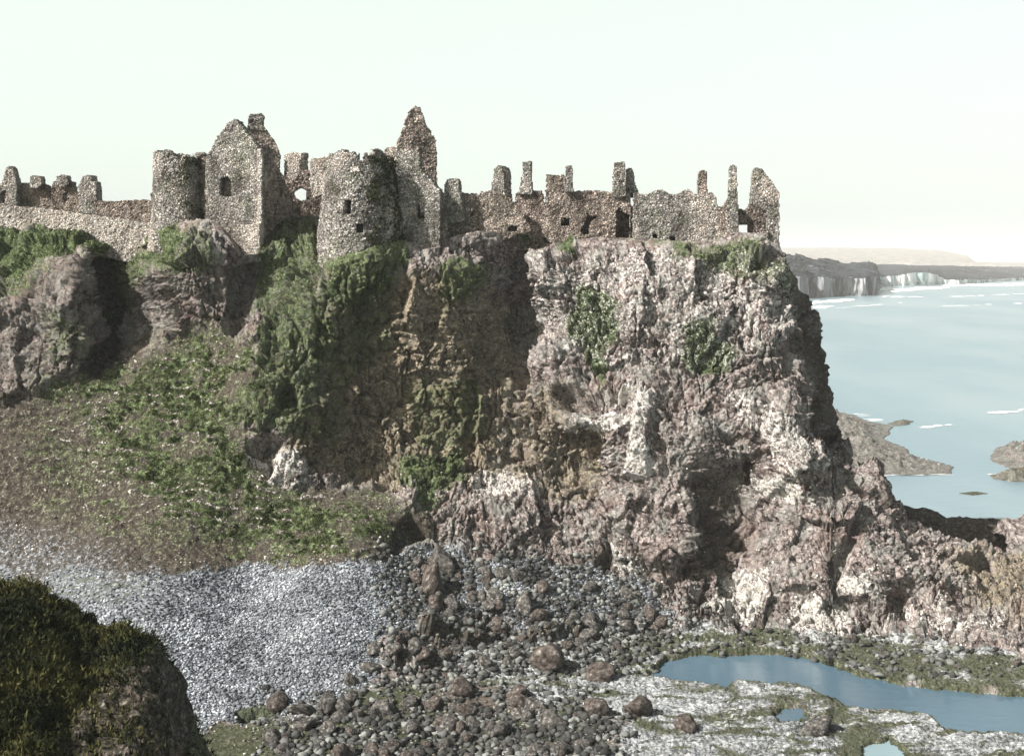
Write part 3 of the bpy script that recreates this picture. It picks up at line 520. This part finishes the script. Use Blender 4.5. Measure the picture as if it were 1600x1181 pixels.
wall('chimney_stack', [(1135, 388), (1136, 320), (1139, 270), (1140, 260), (1145, 257), (1151, 260), (1152, 300), (1154, 330), (1154, 388)], 105.6, 1145, -8, .9, M_GREY, (), .05, t)
wall('wall_foot', [(1120, 388), (1121, 324), (1132, 322), (1136, 310), (1138, 388)], 105.9, 1130, -5, .8, M_BROWN, (), .12, t); settle(t)
t = thing('end_gable', 'last ruined gable at the cliff edge with sloping right side and dark inside wall', 'ruined gable')
wall('front_wall', [(1172, 320), (1174, 284), (1176, 266), (1180, 262), (1190, 263), (1198, 274), (1217, 300), (1218, 404), (1198, 404), (1198, 330), (1180, 324)], 105.6, 1200, -6, .8, M_GREY, (), .08, t)
wall('inner_wall', [(1152, 326), (1164, 328), (1172, 318), (1200, 322), (1202, 398), (1152, 398)], 108.5, 1176, -3, .6, M_BROWN, [box(1154, 351, 1169, 365)], .07, t)
wall('low_wall', [(1122, 368), (1150, 364), (1172, 366), (1200, 362), (1200, 404), (1122, 404)], 105.5, 1160, -4, .8, M_GREY, (), .12, t); settle(t)
# outer ward on the mainland
t = thing('outer_gable', 'steep pointed gable at the far left edge with an arch in its lower wall', 'ruined gable')
wall('gable', [(-20, 330), (-18, 290), (2, 287), (6, 272), (10, 262), (15, 259), (20, 264), (26, 287), (26, 330)], 128, 5, -6, 1., M_GREY, [arch(0, 298, 13, 318)], .08, t); wall('inner_wall', [(-10, 292), (22, 292), (22, 330), (-10, 330)], 130.5, 5, -6, .3, M_BROWN, (), .05, t); settle(t)
t = thing('outer_house', 'dark ruined house with one broad chimney next to the far left gable', 'ruined house')
wall('front_wall', [(24, 335), (24, 286), (44, 286), (62, 286), (68, 289), (75, 290), (76, 300), (86, 300), (86, 335)], 129, 50, -3, .9, M_BROWN, (), .12, t)
wall('chimney_stack', [(46, 294), (47, 276), (52, 274), (63, 276), (65, 288), (60, 295)], 128.4, 55, -3, 1., M_GREY, (), .05, t); settle(t)
t = thing('outer_chimney_wall', 'ragged wall with a bulging chimney, middle one of the far left ruins', 'ruined wall')
wall('front_wall', [(79, 335), (80, 292), (84, 284), (106, 284), (113, 286), (116, 300), (124, 302), (124, 335)], 127.5, 100, -3, .9, M_BROWN, [[(98, 304), (106, 298), (110, 310), (100, 318)]], .14, t); wall('inner_wall', [(86, 292), (114, 292), (114, 330), (86, 330)], 129.5, 100, -3, .3, M_BROWN, (), .05, t)
wall('chimney_stack', [(88, 290), (88, 276), (95, 273), (104, 275), (108, 288), (100, 293)], 127, 98, -3, 1., M_GREY, (), .06, t); settle(t)
t = thing('outer_stump', 'upright two-step wall stump, last of the far left ruins before the small tower', 'ruined wall')
wall('stump', [(122, 335), (123, 290), (129, 275), (142, 274), (144, 284), (149, 285), (151, 300), (150, 335)], 126.5, 136, -10, 1.2, M_GREY, (), .1, t); settle(t)
t = thing('low_wall', 'low crumbling wall running from the far left ruins to the small round tower', 'wall')
wall('wall_run', [(148, 345), (148, 314), (175, 315), (200, 313), (245, 313), (246, 352), (200, 352)], 119, 200, -6, .8, M_BROWN, (), .1, t); settle(t)
t = thing('causeway_wall', 'long whitewashed causeway wall sloping down to the small round tower', 'wall')
wall('wall_run', [(-60, 372), (-60, 316), (0, 321), (60, 325), (120, 333), (180, 341), (242, 350), (243, 396), (200, 410), (120, 392), (40, 366)], 110.5, 160, -7, .8, M_CREAM, (), .05, t); settle(t)

# ------------------------------------------------------------------ rocks
def rock_mesh(name, mat, seed, sub=3, npl=11):
    r = np.random.default_rng(seed); bm = bmesh.new(); bmesh.ops.create_icosphere(bm, subdivisions=sub, radius=1)
    v = np.array([x.co[:] for x in bm.verts]); n = r.normal(size=(npl, 3)); n /= np.linalg.norm(n, axis=1)[:, None]; dd = r.uniform(.62, 1, npl)
    dt = v@n.T; rr = np.min(np.where(dt > .05, dd/np.maximum(dt, .05), 9), 1); rr = np.minimum(rr, 1.15)
    v = v*(rr+.10*fbm(v+seed*3, 1.5, 3)+.05*fbm(v+seed, 5, 2))[:, None]*r.uniform(.75, 1.2, 3)
    fs = np.array([[q.index for q in f.verts] for f in bm.faces]); bm.free(); return mk_mesh(name, v, fs, mat)
BM = [rock_mesh('boulder', M_BOUL if k % 3 else M_BOULB, 20+k, 3) for k in range(9)]
def boulder(px, py, size, label, group=None, k=None, sc=(1, 1, .8), mat=None, sink=.33):
    p, n = ground_at(px, py); s = size/F*p[1]/2; k = random.randrange(9) if k is None else k
    o = link('boulder', BM[k]); o.location = (p[0], p[1], p[2]+s*sc[2]*(1-sink*2)); o.scale = (s*sc[0], s*sc[1], s*sc[2])
    o.rotation_euler = (random.uniform(-.5, .5), random.uniform(-.5, .5), random.uniform(0, 6.28)); tag(o, label, 'boulder', group); return o
NB = [(672, 925, 44, 'tall reddish brown standing rock at the upper left edge of the boulder field', 0, (.8, .8, 1.35)), (690, 885, 46, 'dark mossy rock leaning behind the tall standing rock', 1, (1.1, 1, .9)),
      (853, 1040, 62, 'largest brown boulder on the pale foreshore at the edge of the boulder field', 3, (1, 1, .8)), (935, 1058, 48, 'wide low brown boulder just right of the largest boulder', 6, (1.2, 1, .55)),
      (930, 1116, 44, 'round rusty boulder alone on the white shelf below the wide low boulder', 3, (1, 1, .9)), (995, 1115, 46, 'rusty boulder with a dark stone on its right on the white shelf', 0, (1.1, 1, .8)),
      (1070, 1138, 36, 'brown boulder on dark wet rock in front of the blue pool', 6, (1.1, 1, .8)), (1275, 1140, 44, 'dark broken boulder beside the small teal pool at lower right', 2, (1.1, 1, .75)),
      (515, 1104, 34, 'grey boulder between the two pale puddles', 4, (1, 1, 1)), (470, 1112, 44, 'flat grey-green boulder by the left pale puddle', 5, (1.4, 1, .5)), (722, 1082, 40, 'brown wedge boulder on the seaweed patch', 0, (1.1, 1, .8)),
      (806, 1088, 36, 'reddish boulder lying on the white streaks left of the shelf', 3, (1, 1, .7)), (820, 950, 38, 'purplish square boulder high in the middle of the boulder field', 1, (1, 1, .9)),
      (1135, 960, 32, 'rounded grey boulder under the cliff above the blue pool', 4, (1, 1, .8)), (1017, 965, 24, 'brown boulder at the foot of the cliff left of the rounded grey one', 6, (1, 1, .9)),
      (925, 980, 36, 'dark purple boulder at the right end of the boulder field', 7, (1.1, 1, .8)), (583, 1020, 26, 'dark boulder pair stone at the edge of the pebble beach', 2, (1, 1, .8)), (580, 1048, 30, 'dark boulder on the pebble beach just above the seaweed', 5, (1, 1, .8)),
      (545, 1068, 24, 'small dark pyramid boulder at the seaweed edge', 7, (1, 1, .9)), (640, 1100, 30, 'squat boulder sitting in the dark green seaweed', 8, (1.2, 1, .6)), (780, 1150, 40, 'big grey boulder in the bottom middle heap', 4, (1, 1, .85)),
      (860, 1135, 44, 'broad brown-grey boulder at the right of the bottom heap', 1, (1.1, 1, .75))]
for (px, py, s, lb, k, sc) in NB: boulder(px, py, s, lb, None, k, sc)
def inpoly(poly, n, smin, smax, pw=2.):
    P = np.array(poly); lo = P.min(0); hi = P.max(0); out = []
    while len(out) < n:
        x, y = random.uniform(lo[0], hi[0]), random.uniform(lo[1], hi[1])
        if sdpoly(poly, np.array([x]), np.array([y]))[0] > 0: out.append((x, y, smin+(smax-smin)*random.random()**pw))
    return out
GEN = []
def generic(pts, where, grp):
    for (x, y, s_) in pts:
        k = random.randrange(9); tone = 'grey' if k % 3 else 'brown'; sz = 'small' if s_ < 15 else ('middling' if s_ < 23 else 'large')
        o = boulder(x, y, s_, '%s %s boulder %s' % (sz, tone, where), '%s %s boulders %s' % (sz, tone, grp), k); GEN.append([x, y, s_, o, sz, tone])
generic(inpoly([(640, 880), (760, 880), (1000, 930), (1060, 975), (1010, 1000), (940, 1030), (700, 1050), (590, 1060), (610, 960)], 130, 9, 30), 'in the tumbled field below the cliff', 'in the field below the cliff')
generic(inpoly([(420, 1100), (680, 1090), (900, 1110), (960, 1180), (900, 1215), (420, 1215)], 110, 10, 36, 1.5), 'in the heap along the bottom edge', 'in the heap along the bottom edge')
generic(inpoly([(1040, 960), (1300, 975), (1600, 1030), (1600, 1055), (1300, 1020), (1050, 990)], 30, 7, 17), 'on the weedy strip above the blue pool', 'above the blue pool')
SHORT = ['tall standing rock', 'mossy leaning rock', 'largest brown boulder', 'wide low brown boulder', 'lone round rusty boulder', 'rusty boulder on the white shelf', 'brown boulder before the blue pool', 'broken boulder by the teal pool', None, None,
         'brown wedge boulder on the seaweed', 'reddish boulder by the white streaks', 'purplish square boulder', 'rounded grey boulder under the cliff', 'brown boulder at the cliff foot', 'dark purple boulder', None, None, None, 'squat boulder in the seaweed', 'big grey boulder of the bottom heap', 'broad boulder of the bottom heap']
for (px, py, s_, lb, k, sc), nm in zip(NB, SHORT):
    if not nm: continue
    for side, sg in (('left', -1), ('right', 1)):
        c = [g for g in GEN if (g[0]-px)*sg > 8 and abs(g[1]-py) < 30 and math.hypot(g[0]-px, g[1]-py) < 60 and g[3] is not None]
        if c:
            g = min(c, key=lambda q: math.hypot(q[0]-px, q[1]-py)); g[3]['label'] = '%s %s boulder nearest on the %s of the %s' % (g[4], g[5], side, nm); g[3] = None

# loose stones: single mesh each, nobody could count them
ico = bmesh.new(); bmesh.ops.create_icosphere(ico, subdivisions=1, radius=1); IV = np.array([v.co[:] for v in ico.verts]); IF = np.array([[q.index for q in f.verts] for f in ico.faces]); ico.free()
ii_v = 42 if len(IV) == 42 else len(IV)
def sample(weight, n):
    ok = (isback == 0)[:, :]; W = (weight*ok)[(pxs > -120), :].astype(float)
    sub = np.nonzero(pxs > -120)[0]; sub = sub[pxs[sub] < 1720]; W = (weight*ok)[sub].astype(float)
    # weight by ground area so that density is even on the ground
    du = np.linalg.norm(np.gradient(S, axis=0), axis=-1)*np.linalg.norm(np.gradient(S, axis=1), axis=-1); A = np.zeros_like(isback); A[:, NVB:] = du
    W = (W*A[sub]).ravel(); W /= W.sum(); c = rng.choice(len(W), n, p=W); i = sub[c//NR]; j = c % NR
    i2 = np.clip(i+1, 0, nu-1); j2 = np.clip(j+1, 0, NR-1); a = rng.random((n, 1)); b = rng.random((n, 1))
    return V[i, j]*(1-a)*(1-b)+V[i2, j]*a*(1-b)+V[i, j2]*(1-a)*b+V[i2, j2]*a*b, Nd[i, j]
def rocks_stuff(name, mat, weight, n, smin, smax, label, cat, pw=2.5, flat=.7, sm=True):
    P, N_ = sample(weight, n); s = smin+(smax-smin)*rng.random(n)**pw
    k = len(IV); vv = np.repeat(IV[None], n, 0)*(1+rng.normal(0, .13 if sm else .2, (n, k, 1)))*rng.uniform(.55, 1.3, (n, 1, 3))
    a = rng.uniform(0, 6.28, n); ca, sa = np.cos(a)[:, None], np.sin(a)[:, None]
    vv = np.stack([vv[..., 0]*ca-vv[..., 1]*sa, vv[..., 0]*sa+vv[..., 1]*ca, vv[..., 2]*flat], -1)
    vv = vv*s[:, None, None]+P[:, None]+np.array([0, 0, 1])*s[:, None, None]*.25
    fs = (IF[None]+(np.arange(n)*k)[:, None, None]).reshape(-1, 3)
    tone = np.repeat(np.clip(rng.random(n)+.9*fbm(P, .35, 4), 0, 1)[:, None], k, 1)
    return tag(link(name, mk_mesh(name, vv, fs, mat, {'tone': (tone, 'FLOAT')}, smooth=sm)), label, cat, None, 'stuff')
bw = m_beach*(1-.8*left)*(1-weed_or_hole)*sstep(1240, 1000, PXA)
rocks_stuff('pebbles', M_PEB, bw+.05*pebble*(PXA < 300), 40000, .05, .135, 'pale blue-grey pebbles covering the beach', 'pebbles', 1.5)
zone = mask([(1, [(600, 870), (760, 860), (1010, 890), (1080, 970), (1000, 1010), (700, 1080), (560, 1100), (420, 1120), (420, 1220), (960, 1220), (960, 1120), (900, 1100), (600, 1100), (620, 960)])], 45)
rocks_stuff('cobbles', M_COB, zone+.13*m_shelf*(PYA < 1060), 9000, .09, .34, 'grey cobbles and rubble between the boulders', 'cobbles', 2.2, sm=False)
rocks_stuff('scree', M_STN, slopeg*(.2+.5*(1-grass))*sstep(.0, .3, fbm(V+2, .5, 4))+.25*rockm*(V[..., 2] < 14), 6000, .04, .12, 'small pale stones scattered over the grassy slope', 'stones', 2.)

# ------------------------------------------------------------------ turf and scrub: leaf-sized faces
def tufts(name, mat, P, N_, size, label, cat, blades=5, root=None, spread=.7, up=.6, wid=.3, parented=None):
    n = len(P); k = blades; base = np.repeat(P[:, None], k, 1)+rng.normal(0, 1, (n, k, 3))*size[:, None, None]*spread*.5
    dr = rng.normal(0, 1, (n, k, 3))*.6+N_[:, None]*.5+np.array([0, 0, up]); dr /= np.linalg.norm(dr, axis=-1, keepdims=True)
    sd = np.cross(dr, rng.normal(0, 1, (n, k, 3))); sd /= np.linalg.norm(sd, axis=-1, keepdims=True)
    L = size[:, None, None]*rng.uniform(.6, 1.2, (n, k, 1)); W = L*wid
    tri = np.stack([base-sd*W, base+sd*W, base+dr*L+sd*W*.3], 2).reshape(-1, 3); fs = np.arange(len(tri)).reshape(-1, 3)
    tone = np.repeat(np.clip(np.repeat(fbm(P, .5, 3)[:, None]*.9+.5, k, 1)+rng.normal(0, .18, (n, k)), 0, 1).reshape(-1), 3)
    me = mk_mesh(name, tri, fs, mat, {'tone': (tone, 'FLOAT')}); o = link(name, me, parented)
    return tag(o, label, cat, None, 'stuff')
gw = sstep(.35, .8, grass)*(.16+.84*m_slope)*(.35+.65*sstep(-.1, .25, fbm(V, .9, 3)))
P, N_ = sample(gw*sstep(-.15, .3, fbm(V+3, 2.2, 3)), 50000)
tufts('turf', M_GR, P, N_, rng.uniform(.05, .14, len(P)), 'rough green turf growing over the slope and ledges', 'grass')

# foreground bluff, bottom left
T2 = [(a-16, b) for a, b in [(-700, 860), (-200, 880), (0, 905), (40, 912), (75, 925), (100, 945), (130, 962), (165, 980), (200, 982), (222, 990), (243, 1012), (258, 1040), (266, 1075), (266, 1120), (278, 1150), (292, 1200), (310, 1300)]]
p2 = np.concatenate([np.linspace(-700, -40, 40, endpoint=False), np.linspace(-40, 262, 250)]); n2 = 200; t2 = np.interp(p2, [a for a, b in T2], [b for a, b in T2])
tt = np.linspace(0, 1, n2); Y2b = 46-2.5*sstep(100, 300, p2); q2 = t2[:, None]+(1450-t2[:, None])*tt[None]
Y2 = Y2b[:, None]*(1-.34*tt[None]**.8)-1.5*(sstep(260, 120, p2)[:, None])*np.sin(tt*3.1)[None]; G = P3(np.repeat(p2[:, None], n2, 1), q2, Y2)
bb = np.linspace(1, 0, 30, endpoint=False); e2 = G[:, 0]
Bk2 = np.stack([e2[:, 0][:, None]+bb[None]*1.5, e2[:, 1][:, None]+bb[None]*9, e2[:, 2][:, None]-bb[None]**1.6*(e2[:, 2][:, None]+2)], -1)
G = np.concatenate([Bk2, G], 1); G = np.minimum(G, 1e9); G0 = G.copy()
gx, gy = project(G); N2 = normals(G); N2 = np.where((N2[..., 1:2] > 0) & (N2[..., 2:3] < .2), -N2, N2)
f1, f2, c = worley(G*1.3); G = G+N2*(.5*fbm(G, .35, 4)+.3*(c-.5)+.2*fbm(G, 1.7, 3)+.06*fbm(G, 7, 3))[..., None]
bare = sstep(-20, 30, sdpoly([(110, 1080), (180, 1040), (250, 1010), (300, 1040), (330, 1300), (60, 1300), (60, 1190)], gx+20*fbm(G, .8, 3), gy))
id2 = np.arange(G.shape[0]*G.shape[1]).reshape(G.shape[:2]); fq = np.stack([id2[:-1, :-1], id2[:-1, 1:], id2[1:, 1:], id2[1:, :-1]], -1).reshape(-1, 4)
z0 = 0*bare; me = mk_mesh('bluff', G, fq, M_T, {'ochre': (0*bare, 'FLOAT'), 'grass': ((1-bare)*.9, 'FLOAT'), 'brown': (.35+bare*.75, 'FLOAT'), 'white': (z0, 'FLOAT'), 'weed_or_hole': ((1-bare)*.8, 'FLOAT'), 'pebble': (z0, 'FLOAT'), 'shelf': (z0, 'FLOAT')})
tag(link('near_bluff', me), kind='structure')
vis = (gy < 1260) & (gx > -60); wgt = ((1-bare)+.10)*vis; wgt[:, :12] = 0; wl = wgt.ravel()/wgt.sum()
c = rng.choice(len(wl), 15000, p=wl); Pp = G.reshape(-1, 3)[c]+rng.normal(0, .06, (15000, 3)); Np = N2.reshape(-1, 3)[c]
lump = np.clip(fbm(Pp, 1.0, 3)*2, 0, 1)
Pp = Pp+Np*(lump*rng.random(15000)*.35)[:, None]
tufts('scrub', M_SCR, Pp, Np, rng.uniform(.09, .22, 15000), 'dark heathery scrub covering the near bluff at bottom left', 'scrub', 6, wid=.22)

# ivy on the great tower and other dark vegetation on the walls
def ivy(rootname, cpx, Y0, r0, r1, py0, py1, a0, a1, n):
    root = [o for o in bpy.data.objects if o.name == rootname][0]; a = rng.uniform(a0, a1, n); py = rng.uniform(py0, py1, n); z = HC-(py-YH)/F*Y0
    r = (r0+(r1-r0)*(py-py0)/(py1-py0))/F*Y0+.1; N_ = np.stack([np.sin(a), -np.cos(a), 0*a], -1); P = np.stack([(cpx-800)/F*Y0+0*a, Y0+0*a, z], -1)+N_*r[:, None]
    keep = fbm(P, .8, 3) > -.12+.3*sstep(a0+.4, a0, a); P = P[keep]; N_ = N_[keep]
    P = P-np.array(root.location); o = tufts('ivy', M_IVY, P, N_, rng.uniform(.08, .18, len(P)), None, None, 5, up=-.2, parented=root)
    return o
ivy('great_round_tower', 563, 104.6, 49, 68, 246, 392, .25, 1.7, 2600)
ivy('round_tower', 282, 108.5, 40, 46, 246, 350, .3, 1.6, 900)

# ------------------------------------------------------------------ rocks in the sea, far coast
def mound(name, outline, mat_masks, hmax, kind, label=None, cat=None, res=.22, seed=0, group=None, rough=1.):
    W = np.array([P3(a, b, zY(b, 0.)) for a, b in outline])[:, :2]; lo = W.min(0)-.5; hi = W.max(0)+.5
    n = [int(min(400, max(8, v))) for v in (hi-lo)/res]; X, Y = np.meshgrid(np.linspace(lo[0], hi[0], n[0]), np.linspace(lo[1], hi[1], n[1]), indexing='ij')
    Pq = np.stack([X, Y, 0*X+seed*7.], -1); sc = max(hi-lo)
    dpt = sdpoly(W, X+.05*sc*fbm(Pq, 4/sc, 3), Y+.05*sc*fbm(Pq+9, 4/sc, 3)); wd = min(hi-lo)*.22
    prof = sstep(0, wd, dpt); f1, f2, c = worley(Pq*np.array([.35, .35, 1])); f3, f4, c3 = worley(Pq*np.array([1.2, 1.2, 1]))
    fa, fe = facets(Pq, (.45, .3, 1)); fb, _e = facets(Pq+9, (1.4, 1.4, 1)); h = hmax*prof*(.55+.5*c+.35*fa+.26*fb+rough*.5*fbm(Pq, .3, 4))+prof*rough*(.5*(c3-.5)+.5*fbm(Pq, 1.3, 3))*min(1, hmax*.5); h = np.where(dpt > 0, h+.05, -1.)
    Vv = np.stack([X, Y, h], -1); k = np.arange(X.size).reshape(X.shape); q = np.stack([k[:-1, :-1], k[1:, :-1], k[1:, 1:], k[:-1, 1:]], -1).reshape(-1, 4)
    o = link(name, mk_mesh(name, Vv, q, M_T, {a: (0*X+v if not callable(v) else v(h), 'FLOAT') for a, v in mat_masks.items()})); tag(o, label, cat, group, kind); return o
zm = {'ochre': 0, 'grass': 0, 'brown': 0, 'white': 0, 'weed_or_hole': 0, 'pebble': 0, 'shelf': 0}
mound('sea_rocks', [(1240, 742), (1240, 640), (1330, 648), (1370, 660), (1412, 668), (1395, 690), (1430, 712), (1478, 730), (1480, 740), (1400, 742)], {**zm, 'shelf': lambda h: .45*(h < .6), 'brown': .3, 'weed_or_hole': .42, 'pebble': .45, }, 1.15, 'structure', res=.3, seed=1)
mound('sea_rocks', [(1385, 662), (1405, 656), (1428, 658), (1420, 664), (1395, 666)], {**zm, 'weed_or_hole': .5, 'pebble': .5}, .35, 'structure', res=.3, seed=2)
mound('sea_rocks', [(1545, 712), (1560, 698), (1600, 690), (1700, 690), (1700, 735), (1590, 738), (1555, 722)], {**zm, 'brown': .3, 'shelf': .3, 'weed_or_hole': .4, 'pebble': .45}, 1.6, 'structure', res=.3, seed=3)
mound('sea_rocks', [(1546, 742), (1580, 738), (1700, 740), (1700, 752), (1580, 753), (1550, 748)], {**zm, 'weed_or_hole': .5}, .9, 'structure', res=.3, seed=4)
mound('sea_rocks', [(1497, 771), (1520, 768), (1545, 771), (1520, 774)], {**zm, 'weed_or_hole': .8}, .2, 'structure', res=.2, seed=5)
def crag(pts, Y0, depth, masks, seed=0, name='sea_rocks', npx=1.6, nz=60, base=-1., rough=1.):
    xs = np.arange(pts[0][0], pts[-1][0], npx*1.); tp = np.interp(xs, [a for a, b in pts], [b for a, b in pts]); zt = HC-(tp-YH)/F*Y0
    u = np.linspace(-1, 1, nz); pr = np.clip(1-np.abs(u)**2.6, 0, 1)**.5
    X = np.repeat(((xs-800)/F*Y0)[:, None], nz, 1); Y = Y0+u[None]*depth+0*X; Z = base+(zt[:, None]-base)*pr[None]
    Vv = np.stack([X, Y, Z], -1); Vv = Vv+np.stack([fbm(Vv+3, .5, 4), fbm(Vv+7, .5, 4), fbm(Vv, .6, 4)*.6], -1)*rough
    k = np.arange(X.size).reshape(X.shape); q = np.stack([k[:-1, :-1], k[1:, :-1], k[1:, 1:], k[:-1, 1:]], -1).reshape(-1, 4)
    tag(link(name, mk_mesh(name, Vv, q, M_T, {a: (0*X+v, 'FLOAT') for a, v in masks.items()})), kind='structure')
crag([(1380, 800), (1420, 793), (1460, 800), (1490, 812), (1530, 812), (1590, 816), (1640, 812), (1800, 830)], 113, 4, {**zm, 'brown': .9}, 1)
crag([(1562, 835), (1572, 815), (1590, 812), (1605, 806), (1680, 812), (1760, 850)], 100, 3, zm, 2)
M_COAST = None
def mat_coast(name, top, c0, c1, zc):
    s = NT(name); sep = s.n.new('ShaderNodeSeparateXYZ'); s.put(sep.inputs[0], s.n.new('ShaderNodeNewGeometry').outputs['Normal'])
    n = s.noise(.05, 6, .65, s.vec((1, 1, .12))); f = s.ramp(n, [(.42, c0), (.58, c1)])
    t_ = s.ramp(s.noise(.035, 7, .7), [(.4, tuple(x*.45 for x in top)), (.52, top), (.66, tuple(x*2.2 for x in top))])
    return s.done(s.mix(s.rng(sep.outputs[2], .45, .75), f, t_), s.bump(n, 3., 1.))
MC1 = mat_coast('near_coast_rock', (.045, .056, .066), (.03, .038, .046), (.36, .37, .38), 20)
MC2 = mat_coast('chalk_coast_rock', (.055, .066, .076), (.26, .36, .35), (.85, .85, .82), 20)
MC3 = mat_coast('distant_hill', (.20, .19, .17), (.2, .2, .2), (.25, .24, .22), 20)  # pale tones stand in for part of the distance haze
def coast(name, mat, pts, step, depth, noise_a, wig):
    # pts: (px, base row, cliff-top row, crest row, crest distance behind) ; base sits on the sea
    pts = np.array(pts, float); xs = np.arange(pts[0, 0], pts[-1, 0]+.1, step); col = [np.interp(xs, pts[:, 0], pts[:, k]) for k in range(1, 5)]
    Yb = HC*F/(col[0]-YH); Yb = Yb*(1+wig*fbm(np.stack([xs*.035, 0*xs, 0*xs], -1), 1, 4)); zc = HC-(col[1]-YH)/F*Yb; Yc = Yb+col[3]; zk = HC-(col[2]-YH)/F*Yc
    nf, ns = 26, 26; rows = []
    for v in np.linspace(0, 1, nf): rows.append((Yb+v*depth*.25*(zc/20), -2+(zc+2)*v))
    for v in np.linspace(0, 1, ns)[1:]: rows.append((Yb+depth*.25*(zc/20)+(Yc-Yb)*v, zc+(zk-zc)*(v**.8)))
    rows.append((Yc+300, zk-30)); rows.append((Yc+400, zk*0-5))
    Y = np.stack([r[0] for r in rows], 1); Z = np.stack([r[1] for r in rows], 1); X = ((xs-800)/F)[:, None]*Y
    Vv = np.stack([X, Y, Z], -1); am = noise_a*sstep(-2, 6, Z)
    Vv[..., 1] += am*2.2*fbm(Vv*np.array([1, 1, .25]), .03, 5); Vv[..., 2] += am*.35*fbm(Vv, .025, 4)
    k = np.arange(X.size).reshape(X.shape); q = np.stack([k[:-1, :-1], k[:-1, 1:], k[1:, 1:], k[1:, :-1]], -1).reshape(-1, 4)
    tag(link(name, mk_mesh(name, Vv, q, mat)), kind='structure')
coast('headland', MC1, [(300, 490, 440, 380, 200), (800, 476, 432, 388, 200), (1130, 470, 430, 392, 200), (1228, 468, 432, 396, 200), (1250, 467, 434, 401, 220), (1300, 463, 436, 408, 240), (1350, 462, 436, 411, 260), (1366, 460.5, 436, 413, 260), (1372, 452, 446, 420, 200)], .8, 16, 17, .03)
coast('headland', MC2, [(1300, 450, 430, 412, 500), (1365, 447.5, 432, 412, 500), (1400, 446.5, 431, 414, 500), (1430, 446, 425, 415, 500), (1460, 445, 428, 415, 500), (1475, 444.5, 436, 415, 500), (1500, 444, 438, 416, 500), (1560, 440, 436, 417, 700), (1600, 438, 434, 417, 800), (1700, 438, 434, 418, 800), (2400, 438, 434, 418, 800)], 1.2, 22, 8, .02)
coast('hills', MC3, [(-700, 420, 412, 396, 1400), (100, 420, 410, 392, 1400), (900, 420, 410, 388, 1400), (1225, 420, 410, 387, 1400), (1300, 420, 410, 386.5, 1400), (1400, 420, 410, 387.5, 1400), (1470, 420, 410, 391, 1400), (1510, 420, 410, 399, 1400), (1525, 420, 412, 409, 1400), (1600, 420, 412, 410, 1400), (1800, 420, 412, 408, 1400), (2400, 420, 412, 408, 1400)], 3, 60, 3, .0)

# surf
M_FOAM = NT('sea_foam').done((.88, .9, .88))
def foam(pts, label, seed):
    # thin ragged patches of froth lying on the water
    fs, vs_ = [], []; r = np.random.default_rng(seed); c0 = 0
    for (x0, y0, x1, y1, wpx, n) in pts:
        for k in range(n):
            t_ = r.random(); x = x0+(x1-x0)*t_+r.normal(0, 2); y = y0+(y1-y0)*t_+r.normal(0, wpx)
            a = np.linspace(0, 2*math.pi, 10)[:-1]; l = r.uniform(3, 14); hgt = r.uniform(.25, 1.)*max(.5, wpx)
            for A in a:
                q = 1+r.normal(0, .18); yy = y+math.sin(A)*hgt*q*.7; vs_.append(P3(x+math.cos(A)*l*q, yy, zY(yy, .06+.01*r.random())))
            fs += [[c0, c0+i, c0+i+1] for i in range(1, 8)]; c0 += 9
    tag(link('surf', mk_mesh('surf', np.array(vs_), np.array(fs), M_FOAM)), label, 'surf', None, 'stuff')
foam([(1380, 742, 1480, 741, .4, 14), (1430, 714, 1470, 730, .8, 8), (1548, 742, 1600, 739, .5, 8), (1335, 646, 1370, 658, .8, 7), (1442, 667, 1482, 663, .8, 9), (1550, 645, 1600, 642, .9, 10), (1595, 640, 1640, 638, .8, 8)], 'short white wave crests beyond the sea rocks', 1)
foam([(1255, 474, 1330, 468, 1.0, 40), (1375, 455, 1480, 449, 1.0, 50), (1380, 463, 1440, 464, .5, 10), (1480, 446, 1600, 444, .9, 60), (1260, 478, 1300, 480, 1., 10), (1300, 482, 1420, 472, .25, 9), (1480, 464, 1620, 458, .2, 12), (1420, 480, 1600, 474, .25, 8)], 'white surf lines along the foot of the far coast', 2)

# ------------------------------------------------------------------ sea air
hz = bpy.data.materials.new('haze'); hz.use_nodes = True; hn = hz.node_tree; hn.nodes.remove(hn.nodes['Principled BSDF'])
pv = hn.nodes.new('ShaderNodeVolumePrincipled'); pv.inputs['Color'].default_value = (1, .99, .97, 1); pv.inputs['Density'].default_value = .00013; pv.inputs['Anisotropy'].default_value = -.2
hn.links.new(pv.outputs[0], hn.nodes['Material Output'].inputs['Volume'])
bm = bmesh.new(); bmesh.ops.create_cube(bm, size=1); me = bpy.data.meshes.new('haze'); bm.to_mesh(me); bm.free(); me.materials.append(hz)
ho = link('haze', me); ho.scale = (16000, 7200, 118); ho.location = (0, 3450, 55); tag(ho, 'pale sea haze over the whole view', 'haze', None, 'stuff')
